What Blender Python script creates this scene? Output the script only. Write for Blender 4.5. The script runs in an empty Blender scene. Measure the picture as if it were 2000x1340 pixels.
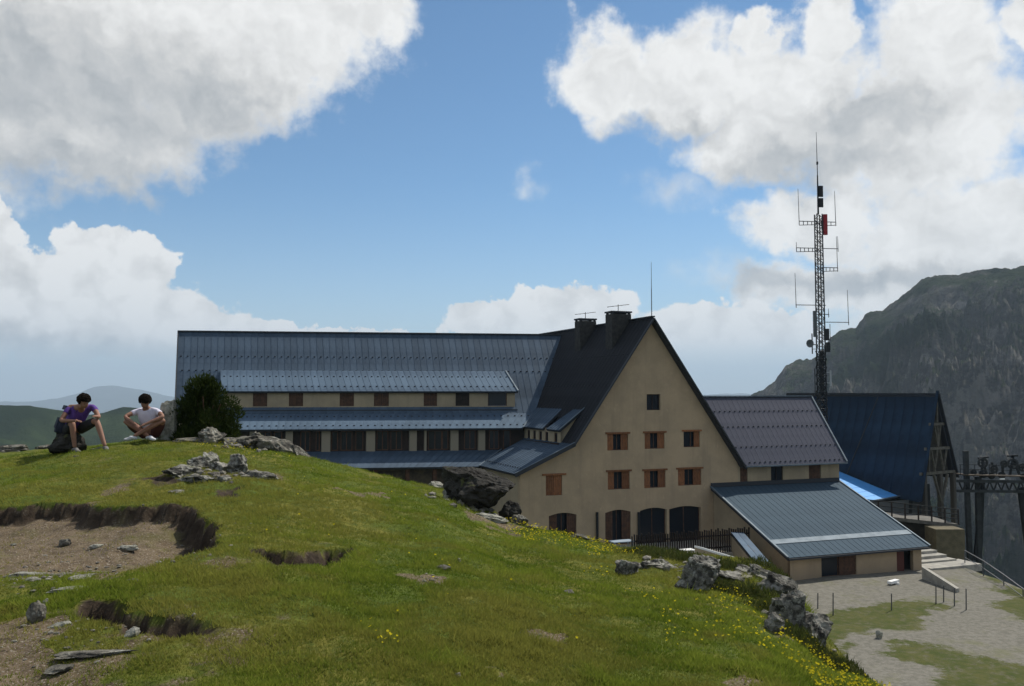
import bpy, bmesh, math, random
import numpy as np
from mathutils import Vector, Matrix
from mathutils.geometry import tessellate_polygon
random.seed(7); rng = np.random.default_rng(7)
R = math.radians
sc = bpy.context.scene
# ------------------------------------------------------------------ camera
cam_d = bpy.data.cameras.new('camera'); cam = bpy.data.objects.new('camera', cam_d)
sc.collection.objects.link(cam); sc.camera = cam
cam_d.lens = 30.6; cam_d.sensor_width = 36; cam_d.clip_start = 0.1; cam_d.clip_end = 90000
cam.location = (0, 0, 0); cam.rotation_euler = (R(90) + math.atan(95/1700), 0, 0)
# ------------------------------------------------------------------ sun and view
SUN_EL, SUN_AZ = 50.0, 46.0                     # azimuth clockwise from +Y (into the picture) towards +X
sd = Vector((math.sin(R(SUN_AZ))*math.cos(R(SUN_EL)), math.cos(R(SUN_AZ))*math.cos(R(SUN_EL)), math.sin(R(SUN_EL))))
sun_d = bpy.data.lights.new('sun', 'SUN'); sun = bpy.data.objects.new('sun', sun_d)
sc.collection.objects.link(sun); sun_d.energy = 5.0; sun_d.angle = R(0.5); sun_d.color = (1, .95, .86)
sun.rotation_euler = sd.to_track_quat('Z', 'Y').to_euler()
sc.view_settings.view_transform = 'Standard'; sc.view_settings.look = 'None'
sc.view_settings.exposure = 0; sc.view_settings.gamma = 1; sc.view_settings.use_curve_mapping = False
sc.render.engine = 'CYCLES'; sc.cycles.use_denoising = True
sc.cycles.max_bounces = 5; sc.cycles.volume_bounces = 0; sc.cycles.transparent_max_bounces = 8

# ------------------------------------------------------------------ node helper
class N:
    def __init__(s, tree): s.t = tree
    def n(s, typ, **kw):
        nd = s.t.nodes.new(typ)
        for k, v in kw.items():
            if k.startswith('in_'): pass
            else: setattr(nd, k, v)
        return nd
    def put(s, sock, v):
        if hasattr(v, 'is_output') or isinstance(v, bpy.types.NodeSocket): s.t.links.new(v, sock)
        else:
            if isinstance(v, (tuple, list)) and len(v) == 3 and sock.type == 'RGBA': v = (*v, 1)
            sock.default_value = v
    def m(s, op, a, b=0.0, c=None, clamp=False):
        nd = s.t.nodes.new('ShaderNodeMath'); nd.operation = op; nd.use_clamp = clamp
        s.put(nd.inputs[0], a); s.put(nd.inputs[1], b)
        if c is not None: s.put(nd.inputs[2], c)
        return nd.outputs[0]
    def v(s, op, a, b=(0, 0, 0), sc_=None):
        nd = s.t.nodes.new('ShaderNodeVectorMath'); nd.operation = op
        s.put(nd.inputs[0], a); s.put(nd.inputs[1], b)
        if sc_ is not None: s.put(nd.inputs['Scale'], sc_)
        return nd.outputs['Value'] if op in ('LENGTH', 'DOT_PRODUCT', 'DISTANCE') else nd.outputs[0]
    def mix(s, f, a, b, mode='MIX'):
        nd = s.t.nodes.new('ShaderNodeMix'); nd.data_type = 'RGBA'; nd.blend_type = mode; nd.clamp_factor = True
        s.put(nd.inputs[0], f); s.put(nd.inputs[6], a); s.put(nd.inputs[7], b)
        return nd.outputs[2]
    def rng(s, v, a, b, c=0.0, d=1.0, smooth=True):
        nd = s.t.nodes.new('ShaderNodeMapRange'); nd.interpolation_type = 'SMOOTHSTEP' if smooth else 'LINEAR'
        for i, q in enumerate((v, a, b, c, d)): s.put(nd.inputs[i], q)
        return nd.outputs[0]
    def noise(s, vec, scale, detail=4, rough=.55, dist=0, col=False, w=None):
        nd = s.t.nodes.new('ShaderNodeTexNoise')
        if vec is not None: s.t.links.new(vec, nd.inputs['Vector'])
        nd.inputs['Scale'].default_value = scale; nd.inputs['Detail'].default_value = detail
        nd.inputs['Roughness'].default_value = rough; nd.inputs['Distortion'].default_value = dist
        return nd.outputs['Color' if col else 'Fac']

# ------------------------------------------------------------------ world: Nishita sky with clouds at infinity
world = bpy.data.worlds.new('World'); sc.world = world; world.use_nodes = True
nt = world.node_tree; nt.nodes.clear(); w = N(nt)
sky = w.n('ShaderNodeTexSky'); sky.sky_type = 'NISHITA'; sky.sun_disc = False
sky.sun_elevation = R(SUN_EL); sky.sun_rotation = R(SUN_AZ); sky.altitude = 2100; sky.air_density = 1.0
sky.dust_density = 0.6; sky.ozone_density = 2.0
gen = w.n('ShaderNodeTexCoord').outputs['Generated']
sep = w.n('ShaderNodeSeparateXYZ'); nt.links.new(gen, sep.inputs[0])
az = w.m('MULTIPLY', w.m('ARCTAN2', sep.outputs[0], sep.outputs[1]), 57.2958)
el = w.m('MULTIPLY', w.m('ARCSINE', sep.outputs[2]), 57.2958)
cmb = w.n('ShaderNodeCombineXYZ'); nt.links.new(az, cmb.inputs[0]); nt.links.new(el, cmb.inputs[1])
pos = cmb.outputs[0]
def centred(col, amt):
    return w.v('SCALE', w.v('SUBTRACT', col, (.5, .5, .5)), sc_=amt)
n1 = w.noise(pos, .22, 3, .5, col=True); n2 = w.noise(pos, .9, 5, .6, col=True)
warp = w.v('ADD', pos, w.v('ADD', centred(n1, 5.0), centred(n2, 1.7)))
def blobs(lst, p):
    acc = None
    for (a, e), ra, re in lst:
        l = w.v('LENGTH', w.v('MULTIPLY', w.v('SUBTRACT', p, (a, e, 0)), (1/ra, 1/re, 0)))
        q = w.m('SUBTRACT', 1.0, l)
        if acc is None: acc = q
        else:
            nd = w.n('ShaderNodeMath'); nd.operation = 'SMOOTH_MAX'
            nt.links.new(acc, nd.inputs[0]); nt.links.new(q, nd.inputs[1]); nd.inputs[2].default_value = .12; acc = nd.outputs[0]
    return acc
clouds = [((-26.258,21.333), 15, 7), ((-16.102,22.416), 9, 4.6), ((-26.389,15.963), 9.5, 4.3), ((-19.170,19.170), 8, 4.4),
          ((-10.908,24.026), 5, 2.8), ((-36.842,16.412), 14, 8),
          ((6.497,20.087), 4.6, 3.6), ((11.519,19.831), 6, 3.8), ((17.613,18.735), 7.0, 3.9), ((20.207,21.945), 2.0, 2.8), ((16.097,22.127), 1.8, 1.6),
          ((26.496,19.913), 5.0, 4.8), ((16.620,15.787), 7.5, 3.2), ((24.688,15.007), 8.5, 5.2), ((27.567,9.099), 9, 5.2),
          ((19.309,10.617), 5.6, 2.6), ((30.546,4.208), 14, 3.6), ((21.024,6.445), 9, 2.4), ((31.276,20.150), 1.8, 2.6)]
soft = [((11.109,12.967), 3.8, 2.2), ((1.193,13.530), 2.2, 1.2), ((13.956,7.350), 5.0, 1.9), ((8.500,17.527), 3, 1.5)]
cumul = [((-25.217,7.920), 3.4, 2.4), ((-23.225,7.273), 2.4, 2.6), ((-28.280,5.935), 6.5, 2.6), ((-32.155,8.412), 3, 3.6), ((-25.822,4.398), 9.5, 3.2),
         ((-20.973,3.932), 5.2, 2.3), ((-16.416,3.230), 5, 1.5), ((3.715,5.209), 5.6, 2.1), ((-1.352,4.713), 3.8, 1.6), ((13.265,3.441), 8, 2.6), ((-9.369,3.322), 7, .9)]
nf = w.noise(pos, .55, 8, .62); nl = w.noise(pos, .16, 3, .5)
# billowy relief: the same noise sampled a little towards the sun gives lit and shaded sides of each puff
sh_pos = w.v('ADD', warp, (.45, .55, 0))
b1 = w.noise(warp, .30, 4, .48); b2 = w.noise(sh_pos, .30, 4, .48)
relief = w.m('SUBTRACT', b1, b2)
vor = w.n('ShaderNodeTexVoronoi'); vor.feature = 'SMOOTH_F1'; vor.inputs['Scale'].default_value = .62; vor.inputs['Smoothness'].default_value = .35
nt.links.new(w.v('ADD', pos, centred(w.noise(pos, 1.3, 3, .5, col=True), 1.2)), vor.inputs['Vector'])
puff = w.m('SUBTRACT', .5, vor.outputs['Distance'])
D1 = w.m('ADD', blobs(clouds, warp), w.m('MULTIPLY', w.m('SUBTRACT', nf, .5), .75))
A1 = w.rng(D1, -.04, .42)
D2 = w.m('ADD', blobs(cumul, w.v('ADD', pos, centred(n2, 1.9))), w.m('ADD', w.m('MULTIPLY', puff, .38), w.m('MULTIPLY', w.m('SUBTRACT', nf, .5), .25)))
A2 = w.m('MULTIPLY', w.rng(D2, .06, .17), w.rng(el, 1.2, 3.6, .35, 1.0))
D3 = w.m('ADD', blobs(soft, warp), w.m('MULTIPLY', w.m('SUBTRACT', nf, .5), 1.3))
A3 = w.rng(D3, .1, 1.5, 0, .7)
# the rest of the sky carries the same broken cloud
away = w.rng(w.m('ABSOLUTE', az), 40, 55); high = w.rng(el, 34, 48)
D4 = w.noise(gen, 2.2, 7, .6)
A4 = w.m('MULTIPLY', w.m('MAXIMUM', away, high), w.rng(D4, .47, .60))
alpha = w.m('MAXIMUM', w.m('MAXIMUM', A1, A2), w.m('MAXIMUM', A3, A4))
# thick parts seen from below are grey
dark = [((22.412,16.299), 5.5, 2.4), ((18.452,13.792), 8.5, 2.0), ((10.161,16.823), 5, 1.6), ((-26.859,12.999), 10, 3.0), ((-22.728,17.294), 12, 4.5), ((-29.398,17.779), 9, 5),
        ((23.071,6.817), 12, 1.3), ((-28.962,2.209), 12, 1.4), ((15.845,6.641), 4, 1.2)]
gk = w.m('ADD', w.rng(w.m('ADD', blobs(dark, warp), w.m('MULTIPLY', w.m('SUBTRACT', nf, .5), .7)), -.15, .75), w.m('MULTIPLY', w.m('SUBTRACT', nl, .5), .35))
br = w.m('SUBTRACT', .86, w.m('MULTIPLY', gk, .31))
br = w.m('ADD', br, w.m('MULTIPLY', relief, .58))
br = w.m('ADD', br, w.m('MULTIPLY', w.m('MULTIPLY', puff, .34), A2))
br = w.m('ADD', br, w.m('MULTIPLY', A2, .05))
br = w.m('ADD', br, w.m('MULTIPLY', w.m('MULTIPLY', w.rng(D1, .10, .55, 1, 0), w.rng(el, 9, 18)), .10))
br = w.m('MINIMUM', w.m('MAXIMUM', br, .25), .93)
ccol = w.v('MULTIPLY', w.mix(w.rng(br, .35, .72), (.93, .985, 1.03), (1, 1, .985)), (1, 1, 1))
ccol = w.v('SCALE', ccol, sc_=br)
SKY_S = .115
blue = w.v('SCALE', w.v('MULTIPLY', sky.outputs[0], (.68, .93, 1.0)), sc_=SKY_S)
# whitish air low over the horizon
hz = w.rng(el, 0, 15, 1, 0, smooth=False); hz = w.m('MULTIPLY', w.m('POWER', hz, 2.2), .85)
blue = w.mix(hz, blue, (.56, .63, .67))
low = w.rng(el, -1, 3.6, .75, 0)
ccol = w.mix(low, ccol, (.60, .645, .665))
col = w.mix(alpha, blue, ccol)
below = w.rng(el, -3, -.5); col = w.mix(below, (.12, .15, .13), col)
bg = w.n('ShaderNodeBackground'); nt.links.new(col, bg.inputs[0]); bg.inputs[1].default_value = 1.0
wo = w.n('ShaderNodeOutputWorld'); nt.links.new(bg.outputs[0], wo.inputs[0])
world.cycles.sampling_method = 'MANUAL'; world.cycles.sample_map_resolution = 512

# ------------------------------------------------------------------ material helpers
MATS = {}
def mat(name, col, rough=.8, col2=None, scale=3, detail=4, bump=0, bscale=None, metal=0, vary=0, spec=.3, coord='Object', lo=.35, hi=.65, stretch=None):
    if name in MATS: return MATS[name]
    m = bpy.data.materials.new(name); m.use_nodes = True; t = m.node_tree; n = N(t)
    b = t.nodes['Principled BSDF']; b.inputs['Roughness'].default_value = rough; b.inputs['Metallic'].default_value = metal
    b.inputs['Specular IOR Level'].default_value = spec
    tc = n.n('ShaderNodeTexCoord').outputs[coord]
    if stretch:
        mp = n.n('ShaderNodeMapping'); t.links.new(tc, mp.inputs[0]); mp.inputs['Scale'].default_value = stretch; tc = mp.outputs[0]
    c = (*col, 1)
    if col2 is not None:
        f = n.rng(n.noise(tc, scale, detail, .6), lo, hi); c = n.mix(f, (*col, 1), (*col2, 1))
    if vary:
        oi = n.n('ShaderNodeObjectInfo').outputs['Random']
        c = n.v('SCALE', c, sc_=n.rng(oi, 0, 1, 1 - vary, 1 + vary, smooth=False)) if not isinstance(c, tuple) else n.v('SCALE', c[:3], sc_=n.rng(oi, 0, 1, 1 - vary, 1 + vary, smooth=False))
    n.put(b.inputs['Base Color'], c)
    if bump:
        bp = n.n('ShaderNodeBump'); bp.inputs['Strength'].default_value = bump; bp.inputs['Distance'].default_value = .05
        t.links.new(n.noise(tc, bscale or scale*4, 6, .65), bp.inputs['Height']); t.links.new(bp.outputs[0], b.inputs['Normal'])
    MATS[name] = m; return m

def wall_mat(name, c1, c2, c3):
    m = bpy.data.materials.new(name); m.use_nodes = True; t = m.node_tree; n = N(t); b = t.nodes['Principled BSDF']
    b.inputs['Roughness'].default_value = .94; b.inputs['Specular IOR Level'].default_value = .1
    g = n.n('ShaderNodeTexCoord').outputs['Object']; mp = n.n('ShaderNodeMapping'); t.links.new(g, mp.inputs[0]); mp.inputs['Scale'].default_value = (2.2, 2.2, .16)
    c = n.mix(n.rng(n.noise(g, .5, 8, .65), .35, .65), c1, c2)
    c = n.mix(n.rng(n.noise(mp.outputs[0], 1.0, 6, .6), .50, .75, 0, .38), c, c3)                 # rain streaks
    c = n.mix(n.rng(n.noise(g, 2.6, 6, .7), .58, .70, 0, .45), c, tuple(q*1.18 for q in c1))       # patched render
    sp = n.n('ShaderNodeSeparateXYZ'); t.links.new(g, sp.inputs[0])
    damp = n.rng(n.m('ADD', sp.outputs[2], n.m('MULTIPLY', n.noise(g, .9, 5, .6), 1.6)), -11.6, -10.2, .6, 0)
    c = n.mix(damp, c, c3); n.put(b.inputs['Base Color'], c)
    bp = n.n('ShaderNodeBump'); bp.inputs['Strength'].default_value = .4; bp.inputs['Distance'].default_value = .04
    t.links.new(n.noise(g, 9, 8, .7), bp.inputs['Height']); t.links.new(bp.outputs[0], b.inputs['Normal']); return m
WALL = wall_mat('render_wall', (.44, .33, .212), (.36, .275, .18), (.26, .20, .14))
WALL2 = wall_mat('render_wall_weathered', (.39, .31, .205), (.31, .25, .17), (.20, .165, .12))
TIMBER = mat('orange_timber', (.27, .112, .045), .8, (.16, .068, .032), 5, 5, .2, 30, stretch=(4, 4, .6), vary=.28)
BROWN = mat('brown_timber', (.10, .05, .028), .75, (.06, .032, .02), 4, 4, .2, 30)
DKWOOD = mat('dark_timber', (.035, .024, .018), .8, (.02, .015, .012), 4, 3)
ROOF = mat('zinc_roof', (.095, .140, .190), .75, (.055, .085, .125), .8, 7, .12, 5, vary=.10, spec=.15)
ROOFS = mat('shed_roof', (.056, .086, .112), .8, (.042, .066, .088), .6, 8, .15, 5, vary=.03, spec=.1, lo=.3, hi=.7)
ROOFD = mat('zinc_roof_steep', (.068, .098, .135), .75, (.040, .062, .090), .8, 7, .12, 5, vary=.12, spec=.15)
ROOFB = mat('slate_black_roof', (.012, .013, .016), .85, (.007, .008, .010), .8, 5, .2, 8, vary=.12)
ROOFG = mat('grey_violet_roof', (.082, .084, .108), .8, (.062, .066, .088), 1.2, 7, .15, 8, vary=.03, spec=.1)
ROOFBL = mat('blue_roof', (.020, .043, .075), .8, (.012, .024, .042), .3, 7, .15, 6, vary=.06, spec=.15)
SKIRT = mat('bright_blue_roof', (.10, .36, .75), .5, (.085, .31, .66), .8, 4, .1, 6)
PALE = mat('pale_flashing', (.15, .185, .215), .7, (.10, .13, .155), 1.2, 5, metal=.3)
FASCIA = mat('dark_fascia', (.03, .034, .04), .6)
GLASS = mat('window_glass', (.012, .016, .022), .22, spec=.28)
INSIDE = mat('unlit_interior', (.012, .011, .010), .9)
CONC = mat('concrete', (.36, .34, .29), .9, (.26, .245, .215), 2, 5, .25, 20)
STEEL = mat('galvanised_steel', (.10, .105, .11), .5, (.07, .072, .075), 4, 3, metal=.4)
DSTEEL = mat('dark_steel', (.025, .028, .03), .55, (.018, .02, .02), 3, 3, metal=.3)
WHITE = mat('white_paint', (.78, .77, .74), .7)
RED = mat('red_plastic', (.30, .015, .02), .5)

# ------------------------------------------------------------------ object helpers
COL = sc.collection
def link(o, parent=None):
    COL.objects.link(o)
    if parent: o.parent = parent
    return o
def empty(name, loc=(0, 0, 0), label=None, cat=None, group=None):
    o = bpy.data.objects.new(name, None); o.location = loc; o.empty_display_size = .3; link(o)
    return tag(o, label, cat, group)
def tag(o, label=None, cat=None, group=None, kind=None):
    if label: o['label'] = label
    if cat: o['category'] = cat
    if group: o['group'] = group
    if kind: o['kind'] = kind
    return o
def me_obj(name, me, parent=None, loc=None):
    o = bpy.data.objects.new(name, me)
    if loc is not None: o.location = loc
    return link(o, parent)
class MB:
    """collects faces, builds one mesh in the parent's space"""
    def __init__(s): s.v = []; s.f = []
    def poly(s, pts):
        i = len(s.v); s.v += [tuple(p) for p in pts]; s.f.append(tuple(range(i, i+len(pts))))
    def hexa(s, a, b):                   # two quads (bottom, top) in matching order
        i = len(s.v); s.v += [tuple(p) for p in a] + [tuple(p) for p in b]
        s.f += [(i+3, i+2, i+1, i), (i+4, i+5, i+6, i+7)] + [(i+k, i+(k+1) % 4, i+4+(k+1) % 4, i+4+k) for k in range(4)]
    def box(s, c, d, rz=0):
        cx, cy, cz = c; hx, hy, hz_ = d[0]/2, d[1]/2, d[2]/2; co, si = math.cos(rz), math.sin(rz)
        q = [(cx+x*co-y*si, cy+x*si+y*co) for x, y in ((-hx, -hy), (hx, -hy), (hx, hy), (-hx, hy))]
        s.hexa([(x, y, cz-hz_) for x, y in q], [(x, y, cz+hz_) for x, y in q])
    def bar(s, p, q, wd, ht=None, up=(0, 0, 1)):
        p, q = Vector(p), Vector(q); ht = ht or wd; d = (q-p).normalized(); up = Vector(up)
        if abs(d.dot(up)) > .99: up = Vector((0, 1, 0))
        a = d.cross(up).normalized()*wd/2; b = a.cross(d).normalized()*ht/2
        s.hexa([p-a-b, p+a-b, p+a+b, p-a+b], [q-a-b, q+a-b, q+a+b, q-a+b])
    def tube(s, p, q, r, r2=None, n=6):
        p, q = Vector(p), Vector(q); r2 = r if r2 is None else r2; d = (q-p).normalized()
        u = Vector((0, 0, 1)) if abs(d.z) < .9 else Vector((1, 0, 0)); a = d.cross(u).normalized(); b = d.cross(a)
        i = len(s.v)
        for c, rr in ((p, r), (q, r2)):
            for k in range(n):
                t = 2*math.pi*k/n; s.v.append(tuple(c+(a*math.cos(t)+b*math.sin(t))*rr))
        s.f += [(i+k, i+(k+1) % n, i+n+(k+1) % n, i+n+k) for k in range(n)]
        s.f += [tuple(range(i+n-1, i-1, -1)), tuple(range(i+n, i+2*n))]
    def mesh(s, name, m=None, smooth=False):
        me = bpy.data.meshes.new(name); me.from_pydata(s.v, [], s.f); 
        bm = bmesh.new(); bm.from_mesh(me); bmesh.ops.recalc_face_normals(bm, faces=bm.faces); bm.to_mesh(me); bm.free()
        if m: me.materials.append(m)
        if smooth: me.polygons.foreach_set('use_smooth', [True]*len(me.polygons))
        me.update(); return me
    def build(s, name, m, parent=None, smooth=False, loc=None):
        return me_obj(name, s.mesh(name, m, smooth), parent, loc)

#TERRAIN_BEGIN
# ------------------------------------------------------------------ ground shape, in metres round the photographer's eye (z = 0)
def _hash(ix, iy, seed):
    h = (ix.astype(np.int64)*374761393 + iy.astype(np.int64)*668265263 + seed*2147483647) & 0xffffffff
    h = ((h ^ (h >> 13))*1274126177) & 0xffffffff
    return ((h ^ (h >> 16)) & 0xffff)/65535.0
def vnoise(x, y, seed=0):
    ix = np.floor(x); iy = np.floor(y); fx = x-ix; fy = y-iy
    fx = fx*fx*(3-2*fx); fy = fy*fy*(3-2*fy)
    a = _hash(ix, iy, seed); b = _hash(ix+1, iy, seed); c = _hash(ix, iy+1, seed); d = _hash(ix+1, iy+1, seed)
    return (a*(1-fx)+b*fx)*(1-fy)+(c*(1-fx)+d*fx)*fy - .5
def fbm(x, y, sc_, oct_=4, gain=.5, seed=0):
    s = 0; a = 1.0; x = x/sc_; y = y/sc_
    for o in range(oct_):
        s = s+a*vnoise(x, y, seed+o*17); a *= gain; x = x*2.03+13.1; y = y*2.03+7.7
    return s
def sstep(a, b, v):
    t = np.clip((v-a)/(b-a), 0, 1); return t*t*(3-2*t)
# crest of the grassy knoll: bearing in degrees, distance, height
CREST = [(-30.332,20.276,-1.176), (-27.774,19.553,-1.122), (-24.265,18.867,-0.995), (-21.129,18.440,-0.935), (-18.454,17.922,-0.964), (-15.691,17.450,-1.070), (-13.167,16.843,-1.226), (-9.944,16.244,-1.428),
         (-7.322,15.930,-1.576), (-5.004,15.459,-1.678), (-2.337,14.612,-1.870), (0.000,13.900,-2.045), (3.331,13.222,-2.163), (6.634,12.886,-2.267), (9.893,12.587,-2.267),
         (13.084,12.320,-2.290), (15.575,12.042,-2.334), (17.391,11.108,-2.363), (18.562,10.127,-2.442), (19.713,9.242,-2.495), (21.420,8.164,-2.408), (23.094,7.392,-2.297)]
CREST = [(-180., 12., -2.6), (-120., 15., -2.2), (-75., 18., -1.6), (-45., 18.5, -1.35)] + CREST + [(40., 5.6, -2.45), (60., 5.0, -2.5), (100., 6., -2.7), (140., 9., -2.8), (180., 12., -2.6)]
_cp = np.array([c[0] for c in CREST]); _cr = np.array([c[1] for c in CREST]); _cz = np.array([c[2] for c in CREST])
_ph = np.linspace(-180, 180, 1441)
def _sm(a):
    k = np.hanning(9); k /= k.sum(); return np.convolve(np.concatenate([a[-5:-1], a, a[1:5]]), k, 'valid')
_crs = _sm(np.interp(_ph, _cp, _cr)); _czs = _sm(np.interp(_ph, _cp, _cz))
ZP = -12.5
def base_level(x, y):
    e = 32+3*fbm(x*0, y, 14, 3, .5, 5)+sstep(42, 34, y)*18
    over = np.maximum(x-e, 0); left = np.maximum(-48-x, 0); back = np.maximum(y-118-np.minimum(x, 30)*.3, 0); near = np.maximum(-60-y, 0)
    t = over+left*.6+back+near
    z = ZP + .25*fbm(x, y, 9, 3, .5, 31) - .85*t - .004*t*t*0
    return np.maximum(z, -420)
def H0(x, y):
    x = np.asarray(x, float); y = np.asarray(y, float)
    ph = np.degrees(np.arctan2(x, y)); r = np.hypot(x, y)
    re = np.interp(ph, _ph, _crs); ze = np.interp(ph, _ph, _czs)
    q = np.clip(r/re, 0, 1)
    z = -1.62+(ze+1.62)*q**1.35
    g = (ze+1.62)*1.35/re
    t = np.maximum(r-re, 0); sm = -.80; L = 1.5
    tt = np.minimum(t, L)
    out = g*t + np.where(t < L, (sm-g)*tt*tt/(2*L), (sm-g)*(t-L/2))
    z = z+out
    b = base_level(x, y)
    k = 1.2; h = np.clip(.5+.5*(z-b)/k, 0, 1)
    return b*(1-h)+z*h+k*h*(1-h)
#TERRAIN_END
def poly_sd(x, y, poly):
    """signed distance, positive inside"""
    x = np.asarray(x, float); y = np.asarray(y, float)
    d = np.full(x.shape, 1e9); ins = np.zeros(x.shape, bool); n = len(poly)
    for i in range(n):
        ax, ay = poly[i]; bx, by = poly[(i+1) % n]; ex, ey = bx-ax, by-ay
        t = np.clip(((x-ax)*ex+(y-ay)*ey)/(ex*ex+ey*ey+1e-12), 0, 1)
        d = np.minimum(d, np.hypot(x-ax-t*ex, y-ay-t*ey))
        c = ((ay > y) != (by > y)) & (x < ex*(y-ay)/(by-ay+1e-12)+ax); ins ^= c
    return np.where(ins, d, -d)
# eroded hollows: outline, depth, (front fade start, end) along y
PIT = [(-6.958,10.291), (-6.195,10.625), (-5.755,10.843), (-4.863,10.423), (-4.202,10.292), (-3.759,10.072), (-3.301,9.520), (-2.874,8.661), (-2.684,8.024), (-2.714,7.531), (-2.823,7.252), (-3.033,6.537), (-3.805,6.563), (-4.425,6.579)]
HOLE1 = [(-2.347,7.916), (-2.038,7.967), (-1.833,8.085), (-1.683,8.510), (-1.530,8.543), (-1.545,7.820), (-1.736,7.473), (-1.871,7.161), (-2.062,7.173)]
LEDGE = [(-2.987,6.138), (-2.714,6.046), (-2.542,5.852), (-2.201,5.760), (-1.949,5.660), (-1.827,5.400), (-2.051,5.294), (-2.356,5.327), (-2.782,5.789)]
DIP = [(-5.151,12.083), (-4.991,12.749), (-4.530,11.843), (-4.721,11.552)]
DIP2 = [(-3.807,11.245), (-3.571,11.541), (-3.389,10.856), (-3.601,10.733)]
DIRT2 = [(-3.445,5.672), (-3.259,5.988), (-2.659,5.474), (-2.286,5.139), (-2.571,4.949), (-2.806,4.637)]
DIRT3 = [(-0.837,7.669), (-0.533,7.992), (-0.525,7.540), (-0.758,7.257)]
DIRT4 = [(0.075,6.503), (0.349,6.704), (0.312,6.349), (0.108,6.203)]
DIRT5 = [(-0.131,5.661), (0.099,5.714), (0.156,5.413), (-0.092,5.315)]
DIRT6 = [(1.676,6.053), (1.858,6.079), (1.823,5.856), (1.568,5.668)]
DIRT7 = [(-2.439,12.292), (-1.959,13.426), (-1.815,12.702), (-2.288,11.886)]
def wob(x, y, a): return a*fbm(x, y, .35, 4, .6, 77)
def knoll_mask(x, y):
    r = np.hypot(x, y); re = np.interp(np.degrees(np.arctan2(x, y)), _ph, _crs)
    return sstep(6, .5, r-re)
def Hd(x, y):
    """ground with bumps and hollows; returns height and dirt mask"""
    z = H0(x, y); km = knoll_mask(x, y)
    z = z+km*(.11*fbm(x, y, 2.2, 3, .5, 3)+.065*fbm(x, y, .5, 3, .55, 9))+km*.02*fbm(x, y, .12, 2, .5, 12)
    s = poly_sd(x, y, PIT)+wob(x, y, .22)
    yy = y; front = sstep(6.6, 8.4, yy+.3*fbm(x, y, .8, 2, .5, 4))
    z = z-(.20+.15*sstep(-4.2, -3.2, x))*sstep(-.02, .10, s+.03*fbm(x, y, .12, 3, .6, 91))*front
    dirt = sstep(-.03, .02, s)*sstep(6.0, 7.5, yy+1.3*fbm(x, y, .9, 4, .6, 14))
    peat = sstep(-.03, .01, s)*sstep(.24, .06, s+.14*fbm(x, y, .22, 4, .6, 19))*front  # mask of the bank faces whose shade is painted into the soil colour
    for pl, dep, w_ in ((HOLE1, .26, .10), (LEDGE, .20, .08), (DIP, .07, .1), (DIP2, .09, .1)):
        s = poly_sd(x, y, pl)+wob(x, y, .22)
        ys = [p[1] for p in pl]; y0, y1 = min(ys), max(ys)
        fr = sstep(y0-.1, y0+.65*(y1-y0), y)
        z = z-dep*sstep(.0, w_*1.3, s+.03*fbm(x, y, .12, 3, .6, 91))*fr
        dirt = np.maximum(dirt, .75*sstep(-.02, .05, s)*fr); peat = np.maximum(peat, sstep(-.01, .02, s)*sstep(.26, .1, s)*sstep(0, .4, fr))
    for pl in (DIRT2, DIRT3, DIRT4, DIRT5, DIRT6, DIRT7):
        s = poly_sd(x, y, pl)+wob(x, y, .45); dirt = np.maximum(dirt, .9*sstep(-.02, .12, s))
    # brown, thin turf to the lower left
    thin = sstep(.0, -2.6, x)*sstep(9.5, 6.5, y)*km
    dirt = np.maximum(dirt, thin*sstep(.0, .45, fbm(x, y, .8, 4, .6, 41))*.62)
    dirt = np.maximum(dirt, .6*sstep(.42, .66, fbm(x, y, 1.3, 4, .6, 43))*km)
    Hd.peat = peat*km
    return z, np.clip(dirt, 0, 1)*km
def ground_z(x, y):
    return float(Hd(np.array([float(x)]), np.array([float(y)]))[0][0])
def axis(lo, hi, f0, f1, fine, grow=1.12, mx=8, yard=66):
    c = list(np.arange(f0, f1, fine)); s = fine; q = c[-1]
    while q < hi: s = min(s*grow, .5 if q < yard else mx); q += s; c.append(q)
    s = fine; q = f0; l = []
    while q > lo: s = min(s*grow, mx); q -= s; l.append(q)
    return np.array(l[::-1]+c)
def grid_mesh(name, X, Y, Z, attrs=None, m=None, smooth=True):
    ny, nx = X.shape; me = bpy.data.meshes.new(name)
    co = np.stack([X, Y, Z], -1).reshape(-1, 3).astype(np.float32)
    i = np.arange(ny*nx).reshape(ny, nx)
    q = np.stack([i[:-1, :-1], i[:-1, 1:], i[1:, 1:], i[1:, :-1]], -1).reshape(-1, 4).astype(np.int32)
    me.vertices.add(len(co)); me.vertices.foreach_set('co', co.ravel())
    me.loops.add(q.size); me.loops.foreach_set('vertex_index', q.ravel())
    me.polygons.add(len(q)); me.polygons.foreach_set('loop_start', np.arange(0, q.size, 4, dtype=np.int32))
    me.polygons.foreach_set('loop_total', np.full(len(q), 4, np.int32))
    me.update(calc_edges=True); me.polygons.foreach_set('use_smooth', np.full(len(q), smooth))
    for k, a in (attrs or {}).items():
        at = me.attributes.new(k, 'FLOAT', 'POINT'); at.data.foreach_set('value', a.ravel().astype(np.float32))
    if m: me.materials.append(m)
    me.validate(); return me

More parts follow.
